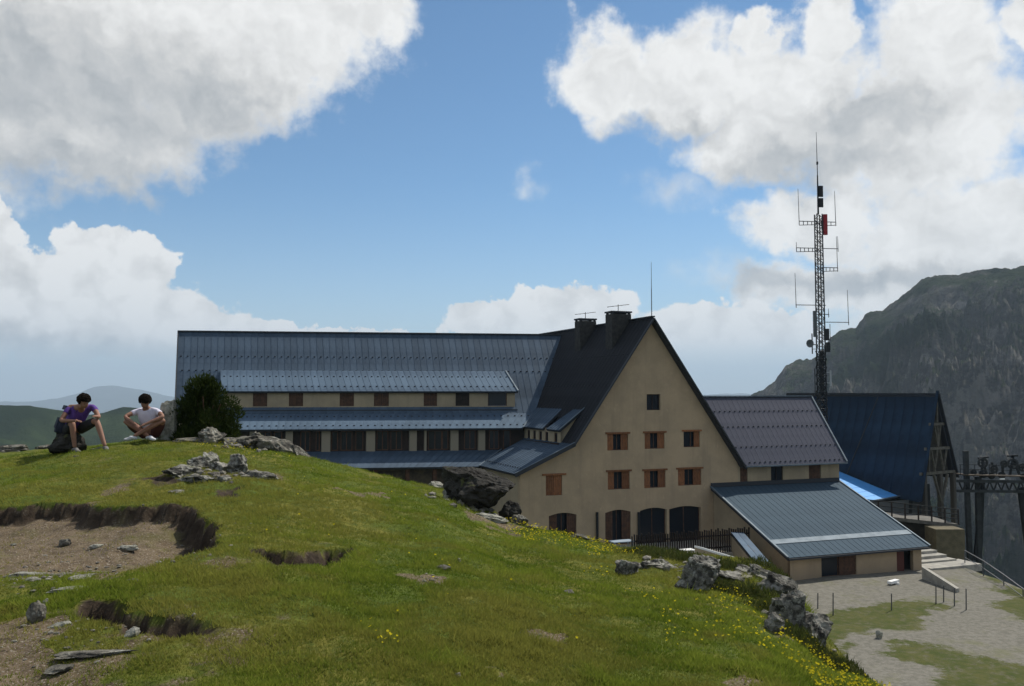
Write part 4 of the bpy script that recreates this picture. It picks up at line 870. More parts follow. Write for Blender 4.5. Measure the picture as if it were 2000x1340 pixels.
tw = MB(); a = Vector((11.682,54.000,-9.531)); b = Vector((13.264,50.500,-9.610)); nd = Vector((-.35, .7, 0))
tw.hexa([a-UP*.12, b-UP*.12, b+nd-UP*.12, a+nd-UP*.12], [a, b, b+nd, a+nd]); wl = MB()
wl.hexa([Vector((a.x, a.y, ZP-.6)), Vector((b.x, b.y, ZP-.6)), Vector((b.x, b.y, ZP-.6))+nd*.95, Vector((a.x, a.y, ZP-.6))+nd*.95], [a-UP*.125, b-UP*.125, b+nd*.95-UP*.125, a+nd*.95-UP*.125])
two = empty('terrace_wall', (0, 0, 0), 'tan garden wall with a bright white coping below the porch', 'wall')
tw.build('coping', WHITE, two); wl.build('wall_body', WALL2, two)
# thin rope-fence stakes in the yard
for i, (x, y, h) in enumerate([(*(17.922,49.366), 1.25), (*(21.625,50.387), .95), (*(24.859,51.817), 1.1), (*(25.554,52.312), 1.0), (*(25.693,51.331), 1.05), (*(25.946,50.503), 1.2), (*(17.586,50.855), .9)]):
    z = ground_z(x, y); mb = MB(); mb.tube((x, y, z-.2), (x+.03, y, z+h), .035, .03, 6)
    lab = ['thin stake at the left edge of the yard grass, below the shed window', 'thin stake in front of the shed door', 'first of four thin stakes below the ramp wall, from the left', 'second of four thin stakes below the ramp wall, from the left', 'third of four thin stakes below the ramp wall, from the left', 'thin stake farthest right, on the gravel past the ramp wall', 'short stake nearest the rocky outcrop beside the shed corner'][i]
    tag(mb.build('stake', STEEL), lab, 'stake', 'thin stakes standing in the yard')
mb = MB(); c = Vector((*(24.675,57.091), 0)); zc = ground_z(c.x, c.y); mb.box((c.x, c.y, zc+.18), (1.0, .3, .16), A+.3); mb.box((c.x-.25, c.y, zc+.05), (.1, .25, .12), A+.35); mb.box((c.x+.25, c.y, zc+.05), (.1, .25, .12), A+.35)
tag(mb.build('bench', WHITE), 'small white low bench by the shed door', 'bench')

# ------------------------------------------------------------------ rocks
def rock_mat(nm='lichen_rock', c1=(.20, .185, .15), c2=(.070, .064, .054), lich=.56, dk=.60):
    m = bpy.data.materials.new(nm); m.use_nodes = True; t = m.node_tree; n = N(t); b = t.nodes['Principled BSDF']
    b.inputs['Roughness'].default_value = .92; b.inputs['Specular IOR Level'].default_value = .15
    g = n.n('ShaderNodeNewGeometry').outputs['Position']
    c = n.mix(n.rng(n.noise(g, 5, 6, .7), .38, .62), c1, c2)
    c = n.mix(n.rng(n.noise(g, 11, 5, .7), lich, lich+.08, 0, .8), c, (.36, .35, .30))
    c = n.mix(n.rng(n.noise(g, 7.3, 6, .7, .6), dk, dk+.08, 0, .9), c, (.035, .033, .028))
    c = n.mix(n.rng(n.noise(g, 3.1, 4, .6), .60, .70, 0, .6), c, (.10, .11, .03))
    oi = n.n('ShaderNodeObjectInfo').outputs['Random']; c = n.v('SCALE', c, sc_=n.rng(oi, 0, 1, .8, 1.2, smooth=False))
    n.put(b.inputs['Base Color'], c)
    bp = n.n('ShaderNodeBump'); bp.inputs['Strength'].default_value = .9; bp.inputs['Distance'].default_value = .04
    t.links.new(n.noise(g, 14, 8, .75), bp.inputs['Height']); t.links.new(bp.outputs[0], b.inputs['Normal'])
    return m
ROCK = rock_mat()
DROCK = rock_mat('shade_dark_rock', (.045, .042, .036), (.020, .018, .015), .70)  # near-black copy of the rock, shadow painted into its base colour
CROCK = rock_mat('cracked_grey_rock', (.29, .275, .235), (.06, .056, .047), .52, .52)
PROCK = rock_mat('pale_rock', (.33, .32, .26), (.20, .19, .155), .50)
from mathutils import noise as mn
def rock_mesh(seed, sub=3, cuts=14, rough=.16, strata=0, blocky=0):
    r_ = random.Random(seed); bm = bmesh.new(); bmesh.ops.create_icosphere(bm, subdivisions=sub, radius=1)
    pl = []
    for _ in range(cuts):
        v = Vector((r_.gauss(0, 1), r_.gauss(0, 1), r_.gauss(0, .8))).normalized(); pl.append((v, r_.uniform(.45, .85)))
    off = Vector((r_.uniform(0, 50), r_.uniform(0, 50), r_.uniform(0, 50)))
    for v in bm.verts:
        p = v.co.copy()
        if blocky: p = Vector([math.copysign(abs(q)**(1-blocky), q) for q in p])*(1-.15*blocky)
        for nn, d in (pl if not blocky else []):
            q = p.dot(nn)-d
            if q > 0: p -= nn*q*.95
        f = mn.fractal(p*1.7+off, .75, 2.1, 6)+.5*abs(mn.noise(p*2.3+off*1.3))
        k = mn.noise(Vector((p.x*.8, p.y*.8, p.z*5))+off)*strata
        p *= 1+rough*f+k*.12
        f2 = abs(mn.noise(p*4+off)); p *= 1-.10*(1-min(1, f2*5))
        v.co = p
    me = bpy.data.meshes.new('rock'); bm.to_mesh(me); bm.free(); me.materials.append(ROCK); return me
_rs = [100]; OM_ = 'rocks of the outcrop below the crest'; OR0 = 'rocks of the outcrop at the right end of the knoll'
def rock(xy, dim, label, rz=0, tilt=(0, 0), lift=None, sub=3, group=None, name='rock', strata=1, z=None, rough=.2, blocky=0, mt=None):
    _rs[0] += 1; me = rock_mesh(_rs[0], sub+(1 if sub == 3 and max(dim) > .2 else 0), strata=strata, rough=rough, blocky=blocky); o = bpy.data.objects.new(name, me)
    if mt is None and group in (OM_, OR0): mt = CROCK
    if mt: o.data.materials[0] = mt
    z0 = ground_z(*xy) if z is None else z
    o.location = (xy[0], xy[1], z0+(dim[2]*.14 if lift is None else lift)); o.scale = (dim[0]*.58, dim[1]*.58, dim[2]*.58)
    o.rotation_euler = (R(tilt[0]), R(tilt[1]), R(rz)); link(o); return tag(o, label, 'rock', group)
# ridge outcrop right of the bush
OG = 'rocks along the crest beside the dark bush'
rock((-6.180,16.810), (.75, .5, .16), 'low flat pale slab at the foot of the dark bush', 8, group=OG)
rock((-5.781,16.795), (.50, .45, .42), 'pointed pale rock standing at the right of the dark bush', 20, (0, -12), group=OG)
rock((-5.456,16.794), (.42, .4, .22), 'small low rock between the pointed rock and the dark slab', 0, group=OG)
rock((-5.174,16.933), (.80, .5, .34), 'layered dark slab in the middle of the crest outcrop', -10, (0, 8), group=OG, sub=4)
rock((-4.488,16.857), (1.0, .6, .48), 'largest crest rock, its right end dropping towards the lodge', 5, (0, 16), group=OG, sub=4)
rock((-4.045,16.661), (.42, .4, .28), 'small pale rock at the right end of the crest outcrop', 0, (0, 20), group=OG)
rock((-4.981,17.015), (.4, .4, .34), 'small dark rock behind the layered slab', 0, group=OG, lift=.16)
rock((-9.981,17.578), (.85, .5, .20), 'flat grey rock at the left picture edge on the crest', 0)
rock((-9.327,17.472), (.34, .3, .14), 'small pale flat rock left of the hiker in purple', 0)
sx_, sy_ = (-6.697,16.922)
mk = rock((sx_-.16, sy_+.5), (.30, .34, .92), 'upright pale standing stone behind the hiker in white', 10, (0, 3), name='standing_stone', lift=.28, rough=.07, strata=.3, blocky=.45, mt=PROCK)
# mid-slope outcrop
OM = 'rocks of the outcrop below the crest'
for p, d, l, rz, tl in (((-4.665,12.325), (.5, .45, .20), 'mossy low rock at the left of the mid-slope outcrop', 0, 0), ((-4.664,12.978), (.42, .35, .28), 'broken grey rock second from left in the mid-slope outcrop', 30, 10),
                        ((-4.668,13.581), (.30, .3, .34), 'small peaked rock topping the mid-slope outcrop', 0, -15), ((-4.260,12.836), (.42, .35, .26), 'ragged rock in the centre of the mid-slope outcrop', 50, 10),
                        ((-3.956,12.680), (.30, .28, .36), 'upright dark-faced rock at the right of the mid-slope outcrop', 10, 0), ((-3.557,12.378), (.42, .3, .16), 'flat pale rock at the far right of the mid-slope outcrop', 0, 8),
                        ((-4.210,11.975), (.55, .35, .14), 'flat stone at the front of the mid-slope outcrop', 5, 0), ((-4.326,11.402), (.40, .2, .06), 'thin pale stone lying in front of the mid-slope outcrop', 5, 0),
                        ((-3.900,11.970), (.30, .25, .12), 'small stone below the upright dark-faced rock', 0, 0)):
    rock(p, d, l, rz, (0, tl), group=OM)
# big boulder on the shoulder before the lodge
OB = 'rocks around the big dark boulder'
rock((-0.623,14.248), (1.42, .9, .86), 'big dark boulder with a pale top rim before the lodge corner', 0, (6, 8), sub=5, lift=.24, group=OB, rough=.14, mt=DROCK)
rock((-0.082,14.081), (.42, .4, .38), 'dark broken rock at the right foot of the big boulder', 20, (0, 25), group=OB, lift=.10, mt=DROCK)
rock((0.096,13.753), (.26, .3, .22), 'small rock at the far right below the big boulder', 0, group=OB)
for p, d, l in (((-1.344,15.562), (.36, .3, .16), 'pale stone up-slope of the big boulder, farthest left'), ((-0.969,14.314), (.42, .3, .26), 'pale stone at the left foot of the big boulder'), ((-0.574,14.064), (.36, .28, .24), 'pale pitted stone before the middle of the big boulder'), ((-0.325,13.288), (.52, .26, .12), 'long pale stone below the big boulder, above the yellow flowers')):
    rock(p, d, l, 20, (0, 12), group=OB, mt=PROCK)
rock((1.037,13.009), (.34, .25, .14), 'pale stone on the crest among yellow flowers', 20, (0, 12)); rock((0.313,13.422), (.22, .2, .10), 'small pale stone at the top of the yellow flower band', 0)
# right-hand outcrop
OR_ = 'rocks of the outcrop at the right end of the knoll'
rock((1.334,9.906), (.28, .3, .30), 'pale pitted rock at the left end of the right-hand outcrop', 10, group=OR_)
rock((1.751,10.400), (.55, .35, .16), 'low dark ledge between the pale rock and the grey boulder', 0, (0, 6), group=OR_)
rock((1.987,9.359), (.52, .48, .52), 'round cracked grey boulder above the yellow flowers', 0, (0, 10), sub=5, group=OR_, rough=.2, lift=.12)
rock((2.449,9.931), (.5, .3, .14), 'low ledge right of the cracked grey boulder', 0, (0, 14), group=OR_)
rock((2.920,10.272), (.50, .42, .26), 'crumbling brown-grey rock at the top of the right-hand outcrop', 0, (0, 18), group=OR_, sub=4)
rock((2.781,8.462), (.30, .32, .30), 'low cracked rock wedged just left of the dark end block', 40, (0, 15), group=OR_, sub=4)
rock((2.802,10.610), (.40, .34, .18), 'half-buried rock in the heather left of the crumbling rock', 15, (0, 10), group=OR_, sub=4)
rock((2.980,9.665), (.46, .44, .42), 'jagged rock in the middle of the right-hand outcrop', 30, (0, 25), group=OR_, sub=4)
rock((2.676,8.436), (.26, .36, .42), 'tall narrow rock leaning against the end block', 70, (0, 8), group=OR_, sub=4)
rock((2.939,8.614), (.34, .36, .32), 'square dark end block at the tip of the right-hand outcrop', 12, (0, 12), group=OR_, sub=4, lift=.10)
rock((2.333,7.875), (.18, .2, .22), 'small pale rock under the jagged one', 0, group=OR_)
# stones in the bare hollow and lower turf
SG_ = 'stones lying in the eroded hollow'
for p, d, l, rz in (((-4.776,9.424), (.13, .10, .09), 'small angular stone at the back of the bare hollow, left of centre', 0), ((-4.363,9.225), (.13, .08, .05), 'pale stone second along the back of the bare hollow', 0),
                    ((-3.929,8.994), (.17, .09, .07), 'pale leaning stone third along the back of the bare hollow', 15), ((-5.477,9.673), (.06, .06, .04), 'tiny pale stone at the back left of the bare hollow', 0),
                    ((-4.245,7.706), (.30, .12, .07), 'long pale ribbed stone at the left of the bare hollow', 20), ((-3.694,7.310), (.22, .10, .04), 'flat brownish stone in the middle of the hollow', 0),
                    ((-3.335,6.857), (.10, .22, .04), 'narrow pale stone pointing up the hollow', -25), ((-3.199,6.453), (.38, .10, .04), 'thin wide pale slab at the front of the hollow', 5),
                    ((-2.920,7.703), (.20, .09, .05), 'pale stone by the right wall of the hollow, upper one', 8), ((-2.756,7.551), (.12, .10, .05), 'rounded pale stone by the right wall of the hollow, lower one', 0),
                    ((-3.099,7.096), (.24, .05, .03), 'thin pale sliver of stone near the right of the hollow', 12), ((-2.842,6.638), (.09, .08, .04), 'small stone in the turf below the hollow', 0),
                    ((-2.298,5.357), (.09, .06, .07), 'small pale upright stone under the dark turf ledge', 0), ((-3.075,5.726), (.09, .07, .16), 'upright lichen-spotted stone at lower left', 0),
                    ((-2.857,5.625), (.13, .08, .04), 'pale stone right of the upright lichen-spotted one', 0), ((-3.235,6.124), (.05, .05, .05), 'tiny white stone above the upright lichen-spotted one', 0),
                    ((-2.413,5.065), (.42, .12, .04), 'long flat dirty stone in the lower left turf', 10), ((-3.777,6.961), (.12, .06, .04), 'small pale stone at the left edge below the hollow', 0),
                    ((-1.976,7.477), (.28, .08, .06), 'pale stone showing in the small dark hole', 0), ((-2.493,4.898), (.16, .12, .04), 'grey flat stone near the bottom left corner', 0)):
    rock(p, (d[0]*1.25, d[1]*1.25, d[2]), l, rz, group=SG_, name='stone', strata=.3, lift=d[2]*.22, mt=PROCK if 'pale' in l or 'white' in l else None)
for p, d, l in (((-0.529,8.763), (.05, .05, .05), 'tiny pale stone above the bare patch at mid-slope'), ((-0.648,8.264), (.16, .1, .05), 'grey stone beside the bare patch at mid-slope'), ((0.536,8.406), (.12, .1, .05), 'grey stone under the small flower clump'), ((2.258,9.058), (.08, .03, .02), 'thin white stone below the grey boulder'), ((-7.471,15.030), (.12, .08, .03), 'white flat stone in the grass under the purple hiker'), ((-0.308,5.088), (.04, .04, .03), 'white pebble at the bottom edge')):
    rock(p, d, l, 0, name='stone', strata=.3, lift=d[2]*.22)
def rubble():
    V = []; F_ = []; bm = bmesh.new(); bmesh.ops.create_icosphere(bm, subdivisions=1, radius=1); base = [v.co.copy() for v in bm.verts]; fc = [tuple(v.index for v in f.verts) for f in bm.faces]; bm.free()
    spots = [(*(-4.133,12.413), .55, 46, .05), (*(-5.050,16.593), .6, 22, .05), (*(-0.565,13.846), .6, 34, .06), (*(1.773,10.531), .5, 34, .05), (*(2.914,10.047), .45, 50, .05), (*(2.691,8.531), .35, 40, .05), (*(2.278,9.815), .4, 24, .045),
             (*(-3.806,8.179), 1.5, 150, .016), (*(-3.912,7.168), .8, 60, .02), (*(-2.747,5.399), .6, 70, .014), (*(-2.886,7.523), .4, 26, .02), (*(-10.091,17.586), .5, 14, .05), (*(0.111,6.374), .25, 16, .012), (*(-0.663,7.615), .2, 14, .014)]
    for x, y, rad, n, sz in spots:
        for _ in range(n):
            px, py = x+rng.normal()*rad*.5, y+rng.normal()*rad*.45; z = ground_z(px, py); k = sz*rng.uniform(.4, 1.5); i = len(V); sc3 = (rng.uniform(.8, 1.5), rng.uniform(.6, 1.1), rng.uniform(.35, .8)); a = rng.uniform(0, 6.28)
            for b in base:
                q = b*(1+rng.uniform(-.25, .2)); vx, vy = q.x*sc3[0], q.y*sc3[1]; V.append((px+k*(vx*math.cos(a)-vy*math.sin(a)), py+k*(vx*math.sin(a)+vy*math.cos(a)), z+k*.2+k*q.z*sc3[2]))
            F_ += [tuple(i+j for j in f) for f in fc]
    me = bpy.data.meshes.new('rubble'); me.from_pydata(V, [], F_); me.materials.append(mat('rubble_stone', (.27, .25, .205), .95, (.10, .09, .075), 6, 5, .6, 40)); me.update()
    tag(me_obj('rubble', me), 'loose small stones round the outcrops and in the bare hollow', kind='stuff')
rubble()
x, y = (18.597,44.923); rock((x, y), (.42, .4, .5), 'small pale rock alone on the yard grass', 0, (0, 15), lift=.15, mt=PROCK)

# ------------------------------------------------------------------ dark bush on the crest
def bush(xy, w_, h, label):
    x, y = xy; z = ground_z(x, y)-.1; t = empty('juniper_bush', (x, y, z), label, 'bush')
    mb = MB()
    for i in range(9):
        a = i*2.399; r_ = w_*.28*((i % 3)+1)/3; q = Vector((math.cos(a)*r_, math.sin(a)*r_*.8, h*random.uniform(.5, .85))); m_ = q*.5+Vector((0, 0, .05*h)); mb.tube((0, 0, 0), m_, .035, .022); mb.tube(m_, q, .022, .008)
    mb.build('trunk', BROWN, t)
    # foliage: sprays of short needles spread over overlapping lumps
    lumps = []
    for i in range(30):
        a = random.uniform(0, 6.283); v = random.random()**.8; rr_ = w_*.5*(1-.62*max(0, v-.38)**1.2/.6)*random.uniform(.25, .78)
        lumps.append((math.cos(a)*rr_, math.sin(a)*rr_*.85, h*(.06+.80*v), w_*random.uniform(.10, .19), random.uniform(-.4, .7)))
    lumps += [(.02, 0, h*.92, w_*.07, .9), (.04, 0, h*.80, w_*.11, .4), (-.15*w_, 0, h*.66, w_*.14, .3), (w_*.30, 0, h*.60, w_*.13, .2), (-w_*.4, 0, h*.35, w_*.14, 0), (w_*.42, 0, h*.50, w_*.09, .2), (-w_*.33, 0, h*.14, w_*.17, 0), (w_*.25, 0, h*.15, w_*.2, 0)]
    L = np.array([l[:4] for l in lumps]); wgt = L[:, 3]**2; idx = rng.choice(len(L), 15000, p=wgt/wgt.sum())
    d = rng.normal(size=(len(idx), 3)); d /= np.linalg.norm(d, axis=1)[:, None]; rad = L[idx, 3]*(rng.random(len(idx))**.35*1.12)
    c = L[idx, :3]+d*rad[:, None]; c[:, 2] = np.abs(c[:, 2])
    up = d*.8+np.array([0, 0, .8])+rng.normal(size=d.shape)*.45; up /= np.linalg.norm(up, axis=1)[:, None]
    s = np.cross(up, rng.normal(size=d.shape)); s /= np.linalg.norm(s, axis=1)[:, None]
    ln = rng.uniform(.05, .105, len(idx))[:, None]; wd = rng.uniform(.010, .022, len(idx))[:, None]
    V = np.stack([c-s*wd, c+s*wd, c+up*ln], 1).reshape(-1, 3)
    me = tri_mesh('foliage', V, {'tone': np.repeat(rng.random(len(idx)), 3)}, leaf_mat('juniper_needles', (.014, .026, .008), (.050, .066, .018), .2))
    me_obj('foliage', me, t); return t
def tri_mesh(name, V, attrs, m):
    me = bpy.data.meshes.new(name); n = len(V); me.vertices.add(n); me.vertices.foreach_set('co', V.astype(np.float32).ravel())
    me.loops.add(n); me.loops.foreach_set('vertex_index', np.arange(n, dtype=np.int32)); me.polygons.add(n//3)
    me.polygons.foreach_set('loop_start', np.arange(0, n, 3, dtype=np.int32)); me.polygons.foreach_set('loop_total', np.full(n//3, 3, np.int32)); me.update()
    for k, a in attrs.items(): at = me.attributes.new(k, 'FLOAT', 'POINT'); at.data.foreach_set('value', np.ascontiguousarray(a, np.float32).ravel())
    me.materials.append(m); return me
def leaf_mat(name, c1, c2, trans=.3, c3=None):
    if name in MATS: return MATS[name]
    m = bpy.data.materials.new(name); m.use_nodes = True; t = m.node_tree; t.nodes.clear(); n = N(t)
    a = n.n('ShaderNodeAttribute'); a.attribute_name = 'tone'; c = n.mix(n.rng(a.outputs['Fac'], -.25, 1.15, 0, 1, smooth=False), c1, c2)
    if c3:
        a2 = n.n('ShaderNodeAttribute'); a2.attribute_name = 'dry'; c = n.mix(a2.outputs['Fac'], c, c3)
    d = n.n('ShaderNodeBsdfDiffuse'); tr = n.n('ShaderNodeBsdfTranslucent'); mx = n.n('ShaderNodeMixShader'); o = n.n('ShaderNodeOutputMaterial')
    n.put(d.inputs[0], c); n.put(tr.inputs[0], c); mx.inputs[0].default_value = trans
    t.links.new(d.outputs[0], mx.inputs[1]); t.links.new(tr.outputs[0], mx.inputs[2]); t.links.new(mx.outputs[0], o.inputs[0]); MATS[name] = m; return m
bx_, by_ = (-5.935,16.953)
bush((bx_-.26, by_+.75), 1.46, 1.46, 'dense dark green juniper bush on the crest before the long wing')

# ------------------------------------------------------------------ turf and flowers
def place(npts, amin=-33.5, amax=27, r0=3.9, r1=19):
    a = np.radians(rng.uniform(amin, amax, npts)); u = rng.random(npts); r_ = r0*(r1/r0)**(u**.95)
    return r_*np.sin(a), r_*np.cos(a), r_
def grass():
    NB = 800000
    x, y, r_ = place(NB); re = np.interp(np.degrees(np.arctan2(x, y)), _ph, _crs); keep = r_ < re+1.6
    x, y = x[keep], y[keep]; z, di = Hd(x, y)
    tuft = fbm(x, y, .28, 3, .55, 51); dry = sstep(-.12, .36, fbm(x, y, 2.1, 5, .6, 52)+.10*sstep(0, -5, x)+.12*rng.normal(size=len(x)))
    keep = rng.random(len(x)) < (1-di*.93)*(1-Hd.peat); x, y, z, tuft, dry, di = x[keep], y[keep], z[keep], tuft[keep], dry[keep], di[keep]
    n = len(x); h = (.010+.034*np.clip(tuft+.40, 0, 1.2))*rng.uniform(.6, 1.5, n)*(1-.4*di)
    rank = sstep(.10, .45, fbm(x, y, .9, 3, .5, 58)); h *= 1+1.1*rank*sstep(-1, 2, x)+1.3*(rng.random(n) < .02)
    an = rng.uniform(0, 6.283, n); lean = rng.uniform(.2, 1.5, n); w_ = (.0028+.0006*np.hypot(x, y)/4)*rng.uniform(.7, 1.4, n); a2 = rng.uniform(0, 6.283, n)
    V = np.empty((n, 3, 3)); dx, dy = np.cos(a2)*w_, np.sin(a2)*w_
    V[:, 0] = np.stack([x-dx, y-dy, z-.008], 1); V[:, 1] = np.stack([x+dx, y+dy, z-.008], 1)
    V[:, 2] = np.stack([x+np.cos(an)*h*lean, y+np.sin(an)*h*lean, z+h], 1)
    tone = np.clip(.48+1.5*tuft+.9*fbm(x, y, .75, 3, .5, 57)+.25*rng.normal(size=n), -.25, 1.15)
    brown = .8*sstep(.24, .48, fbm(x, y, .55, 5, .65, 66)+.25*fbm(x, y, 3, 2, .5, 67)); dry = np.maximum(dry, brown)
    me = tri_mesh('grass', V.reshape(-1, 3), {'tone': np.repeat(tone, 3), 'dry': np.repeat(np.clip(dry*.75+.35*di, 0, 1), 3)}, leaf_mat('grass_blades', (.082, .130, .013), (.220, .262, .036), .42, (.235, .215, .050)))
    tag(me_obj('grass', me), 'short green and yellowish alpine turf on the knoll', kind='stuff')
grass()
def flowers():
    zones = [([(-0.199,13.690), (0.322,13.835), (1.436,12.999), (1.668,11.956), (1.141,10.914), (0.617,11.780), (0.000,12.090)], 700), ([(1.683,8.795), (2.496,9.359), (2.461,7.602), (1.970,6.819), (1.716,7.414)], 210),
             ([(2.499,7.720), (2.936,8.198), (2.929,6.869), (2.141,6.297)], 430), ([(-6.324,16.878), (-5.050,16.593), (-4.235,15.740), (-4.625,14.920), (-5.596,15.425)], 130), ([(0.696,9.233), (0.907,9.477), (0.854,8.924), (0.688,8.790)], 22),
             ([(-0.800,5.539), (-0.589,5.665), (-0.533,5.432), (-0.734,5.299)], 14), ([(1.327,9.149), (1.653,8.390), (1.274,6.678), (1.173,7.793)], 50), ([(-5.708,16.253), (-0.881,15.095), (0.981,5.673), (-0.842,4.868), (-2.143,7.377)], 60)]
    Vs = []; St = []
    for pl, k in zones:
        P_ = np.array(pl); lo, hi = P_.min(0)-.15, P_.max(0)+.15; got = 0
        while got < k:
            q = rng.uniform(lo, hi, (400, 2)); sdv = poly_sd(q[:, 0], q[:, 1], pl)+.5*fbm(q[:, 0], q[:, 1], .35, 3, .6, 71)
            q = q[(sdv > 0)][:k-got]; got += max(len(q), 1)
            if not len(q): continue
            z, _ = Hd(q[:, 0], q[:, 1])
            for (x, y), z0 in zip(q, z):
                h = rng.uniform(.04, .09); c = np.array([x+rng.normal()*.015, y+rng.normal()*.015, z0+h]); r_ = rng.uniform(.004, .0112)
                nn = np.array([rng.normal()*.5, rng.normal()*.5-.35, 1]); nn /= np.linalg.norm(nn); a = np.cross(nn, [1, 0, .1]); a /= np.linalg.norm(a); b = np.cross(nn, a)
                for j in range(5):
                    t0 = j*1.2566; p0 = c+(a*math.cos(t0-.5)+b*math.sin(t0-.5))*r_*.9+nn*r_*.15; p1 = c+(a*math.cos(t0+.5)+b*math.sin(t0+.5))*r_*.9+nn*r_*.15; Vs += [c, p0, p1, p0, c+(a*math.cos(t0)+b*math.sin(t0))*r_*1.3+nn*r_*.3, p1]
                St += [np.array([x-.0015, y, z0-.01]), np.array([x+.0015, y, z0-.01]), c]
    V = np.array(Vs); me = tri_mesh('yellow_flowers', V, {'tone': np.repeat(rng.random(len(V)//3), 3)}, leaf_mat('yellow_petals', (.52, .40, .012), (.66, .56, .03), .3))
    tag(me_obj('yellow_flowers', me), 'small yellow wildflowers scattered in bands on the turf', kind='stuff')
    V = np.array(St); me = tri_mesh('flower_stems', V, {'tone': np.repeat(rng.random(len(V)//3), 3)}, leaf_mat('stem_green', (.04, .08, .015), (.05, .09, .02), .2))
    tag(me_obj('flower_stems', me), 'thin green stems under the yellow wildflowers', kind='stuff')
flowers()
def scrub():
    """low dry heather and broom on the right shoulder"""
    V = []; tn = []
    spots = [(*(2.110,12.102), .5), (*(2.808,10.991), .4), (*(3.335,11.488), .42), (*(3.381,10.794), .4), (*(1.785,12.280), .4), (*(2.624,10.763), .4), (*(2.839,8.187), .25), (*(2.600,9.440), .35), (*(2.203,11.153), .35), (*(1.894,11.243), .4), (*(2.579,8.729), .3), (*(2.580,7.968), .25), (*(2.256,9.488), .3), (*(2.954,7.994), .3)]
    for x, y, r_ in spots:
        n = 1500; q = rng.normal(size=(n, 2))*r_*.5; qx, qy = x+q[:, 0], y+q[:, 1]; z, _ = Hd(qx, qy)
        hh = rng.uniform(.03, .11, n)*np.exp(-(q**2).sum(1)/(r_*r_)); an = rng.uniform(0, 6.283, n); w_ = rng.uniform(.004, .009, n)
        base = np.stack([qx, qy, z+hh*rng.random(n)], 1); t_ = np.stack([np.cos(an)*.6, np.sin(an)*.6, np.ones(n)], 1)*hh[:, None]*.7; s_ = np.stack([-np.sin(an), np.cos(an), 0*an], 1)*w_[:, None]
        V.append(np.stack([base-s_, base+s_, base+t_], 1)); tn.append(rng.random(n))
    V = np.concatenate(V).reshape(-1, 3); tn = np.repeat(np.concatenate(tn), 3)
    tag(me_obj('heather', tri_mesh('heather', V, {'tone': tn}, leaf_mat('heather_leaves', (.045, .07, .014), (.10, .10, .035), .25))), 'low heather and coarse grass round the right-hand rocks', kind='stuff')
scrub()

# ------------------------------------------------------------------ people
SKIN = mat('skin', (.29, .15, .10), .65, (.24, .12, .08), 8, 3)
HAIR = mat('dark_hair', (.010, .007, .006), .95, (.016, .012, .009), 20, 3, .5, 60, spec=.05)
PURPLE = mat('purple_cotton', (.115, .055, .26), .9, (.09, .04, .21), 6, 4, .4, 18); WHITET = mat('white_cotton', (.70, .66, .74), .9, (.60, .56, .66), 5, 4, .4, 18)
SHORTS = mat('black_shorts', (.022, .022, .026), .9, (.03, .03, .035), 6, 4, .4, 18); SHOE = mat('grey_shoes', (.16, .15, .14), .8); SHOEW = mat('white_shoes', (.55, .55, .57), .7); PACK = mat('navy_pack', (.022, .026, .045), .8, (.03, .035, .06), 8, 4, .3, 20); DSHORT = mat('maroon_shorts', (.10, .035, .03), .9, (.08, .03, .025), 6, 4)
def skin_obj(name, pts, edges, m, parent, sub=2, root=0, mats=None):
    """pts: (x, y, z, radius); grown with a Skin modifier into one smooth continuous surface"""
    me = bpy.data.meshes.new(name); me.from_pydata([p[:3] for p in pts], edges, []); o = bpy.data.objects.new(name+'_tmp', me); COL.objects.link(o)
    o.modifiers.new('s', 'SKIN'); sv = me.skin_vertices[0].data if me.skin_vertices else None
    if sv is None:
        bm = bmesh.new(); bm.from_mesh(me); bm.verts.layers.skin.verify(); bm.to_mesh(me); bm.free(); sv = me.skin_vertices[0].data
    for i, p in enumerate(pts):
        r_ = p[3] if isinstance(p[3], tuple) else (p[3], p[3]); sv[i].radius = r_; sv[i].use_root = (i == root)
    o.modifiers['s'].use_smooth_shade = True; ss = o.modifiers.new('b', 'SUBSURF'); ss.levels = sub
    dg = bpy.context.evaluated_depsgraph_get(); dg.update(); nm = bpy.data.meshes.new_from_object(o.evaluated_get(dg)); nm.name = name
    bpy.data.objects.remove(o); nm.materials.clear(); nm.materials.append(m); nm.polygons.foreach_set('use_smooth', [True]*len(nm.polygons)); nm.polygons.foreach_set('material_index', [0]*len(nm.polygons))
    return me_obj(name, nm, parent)
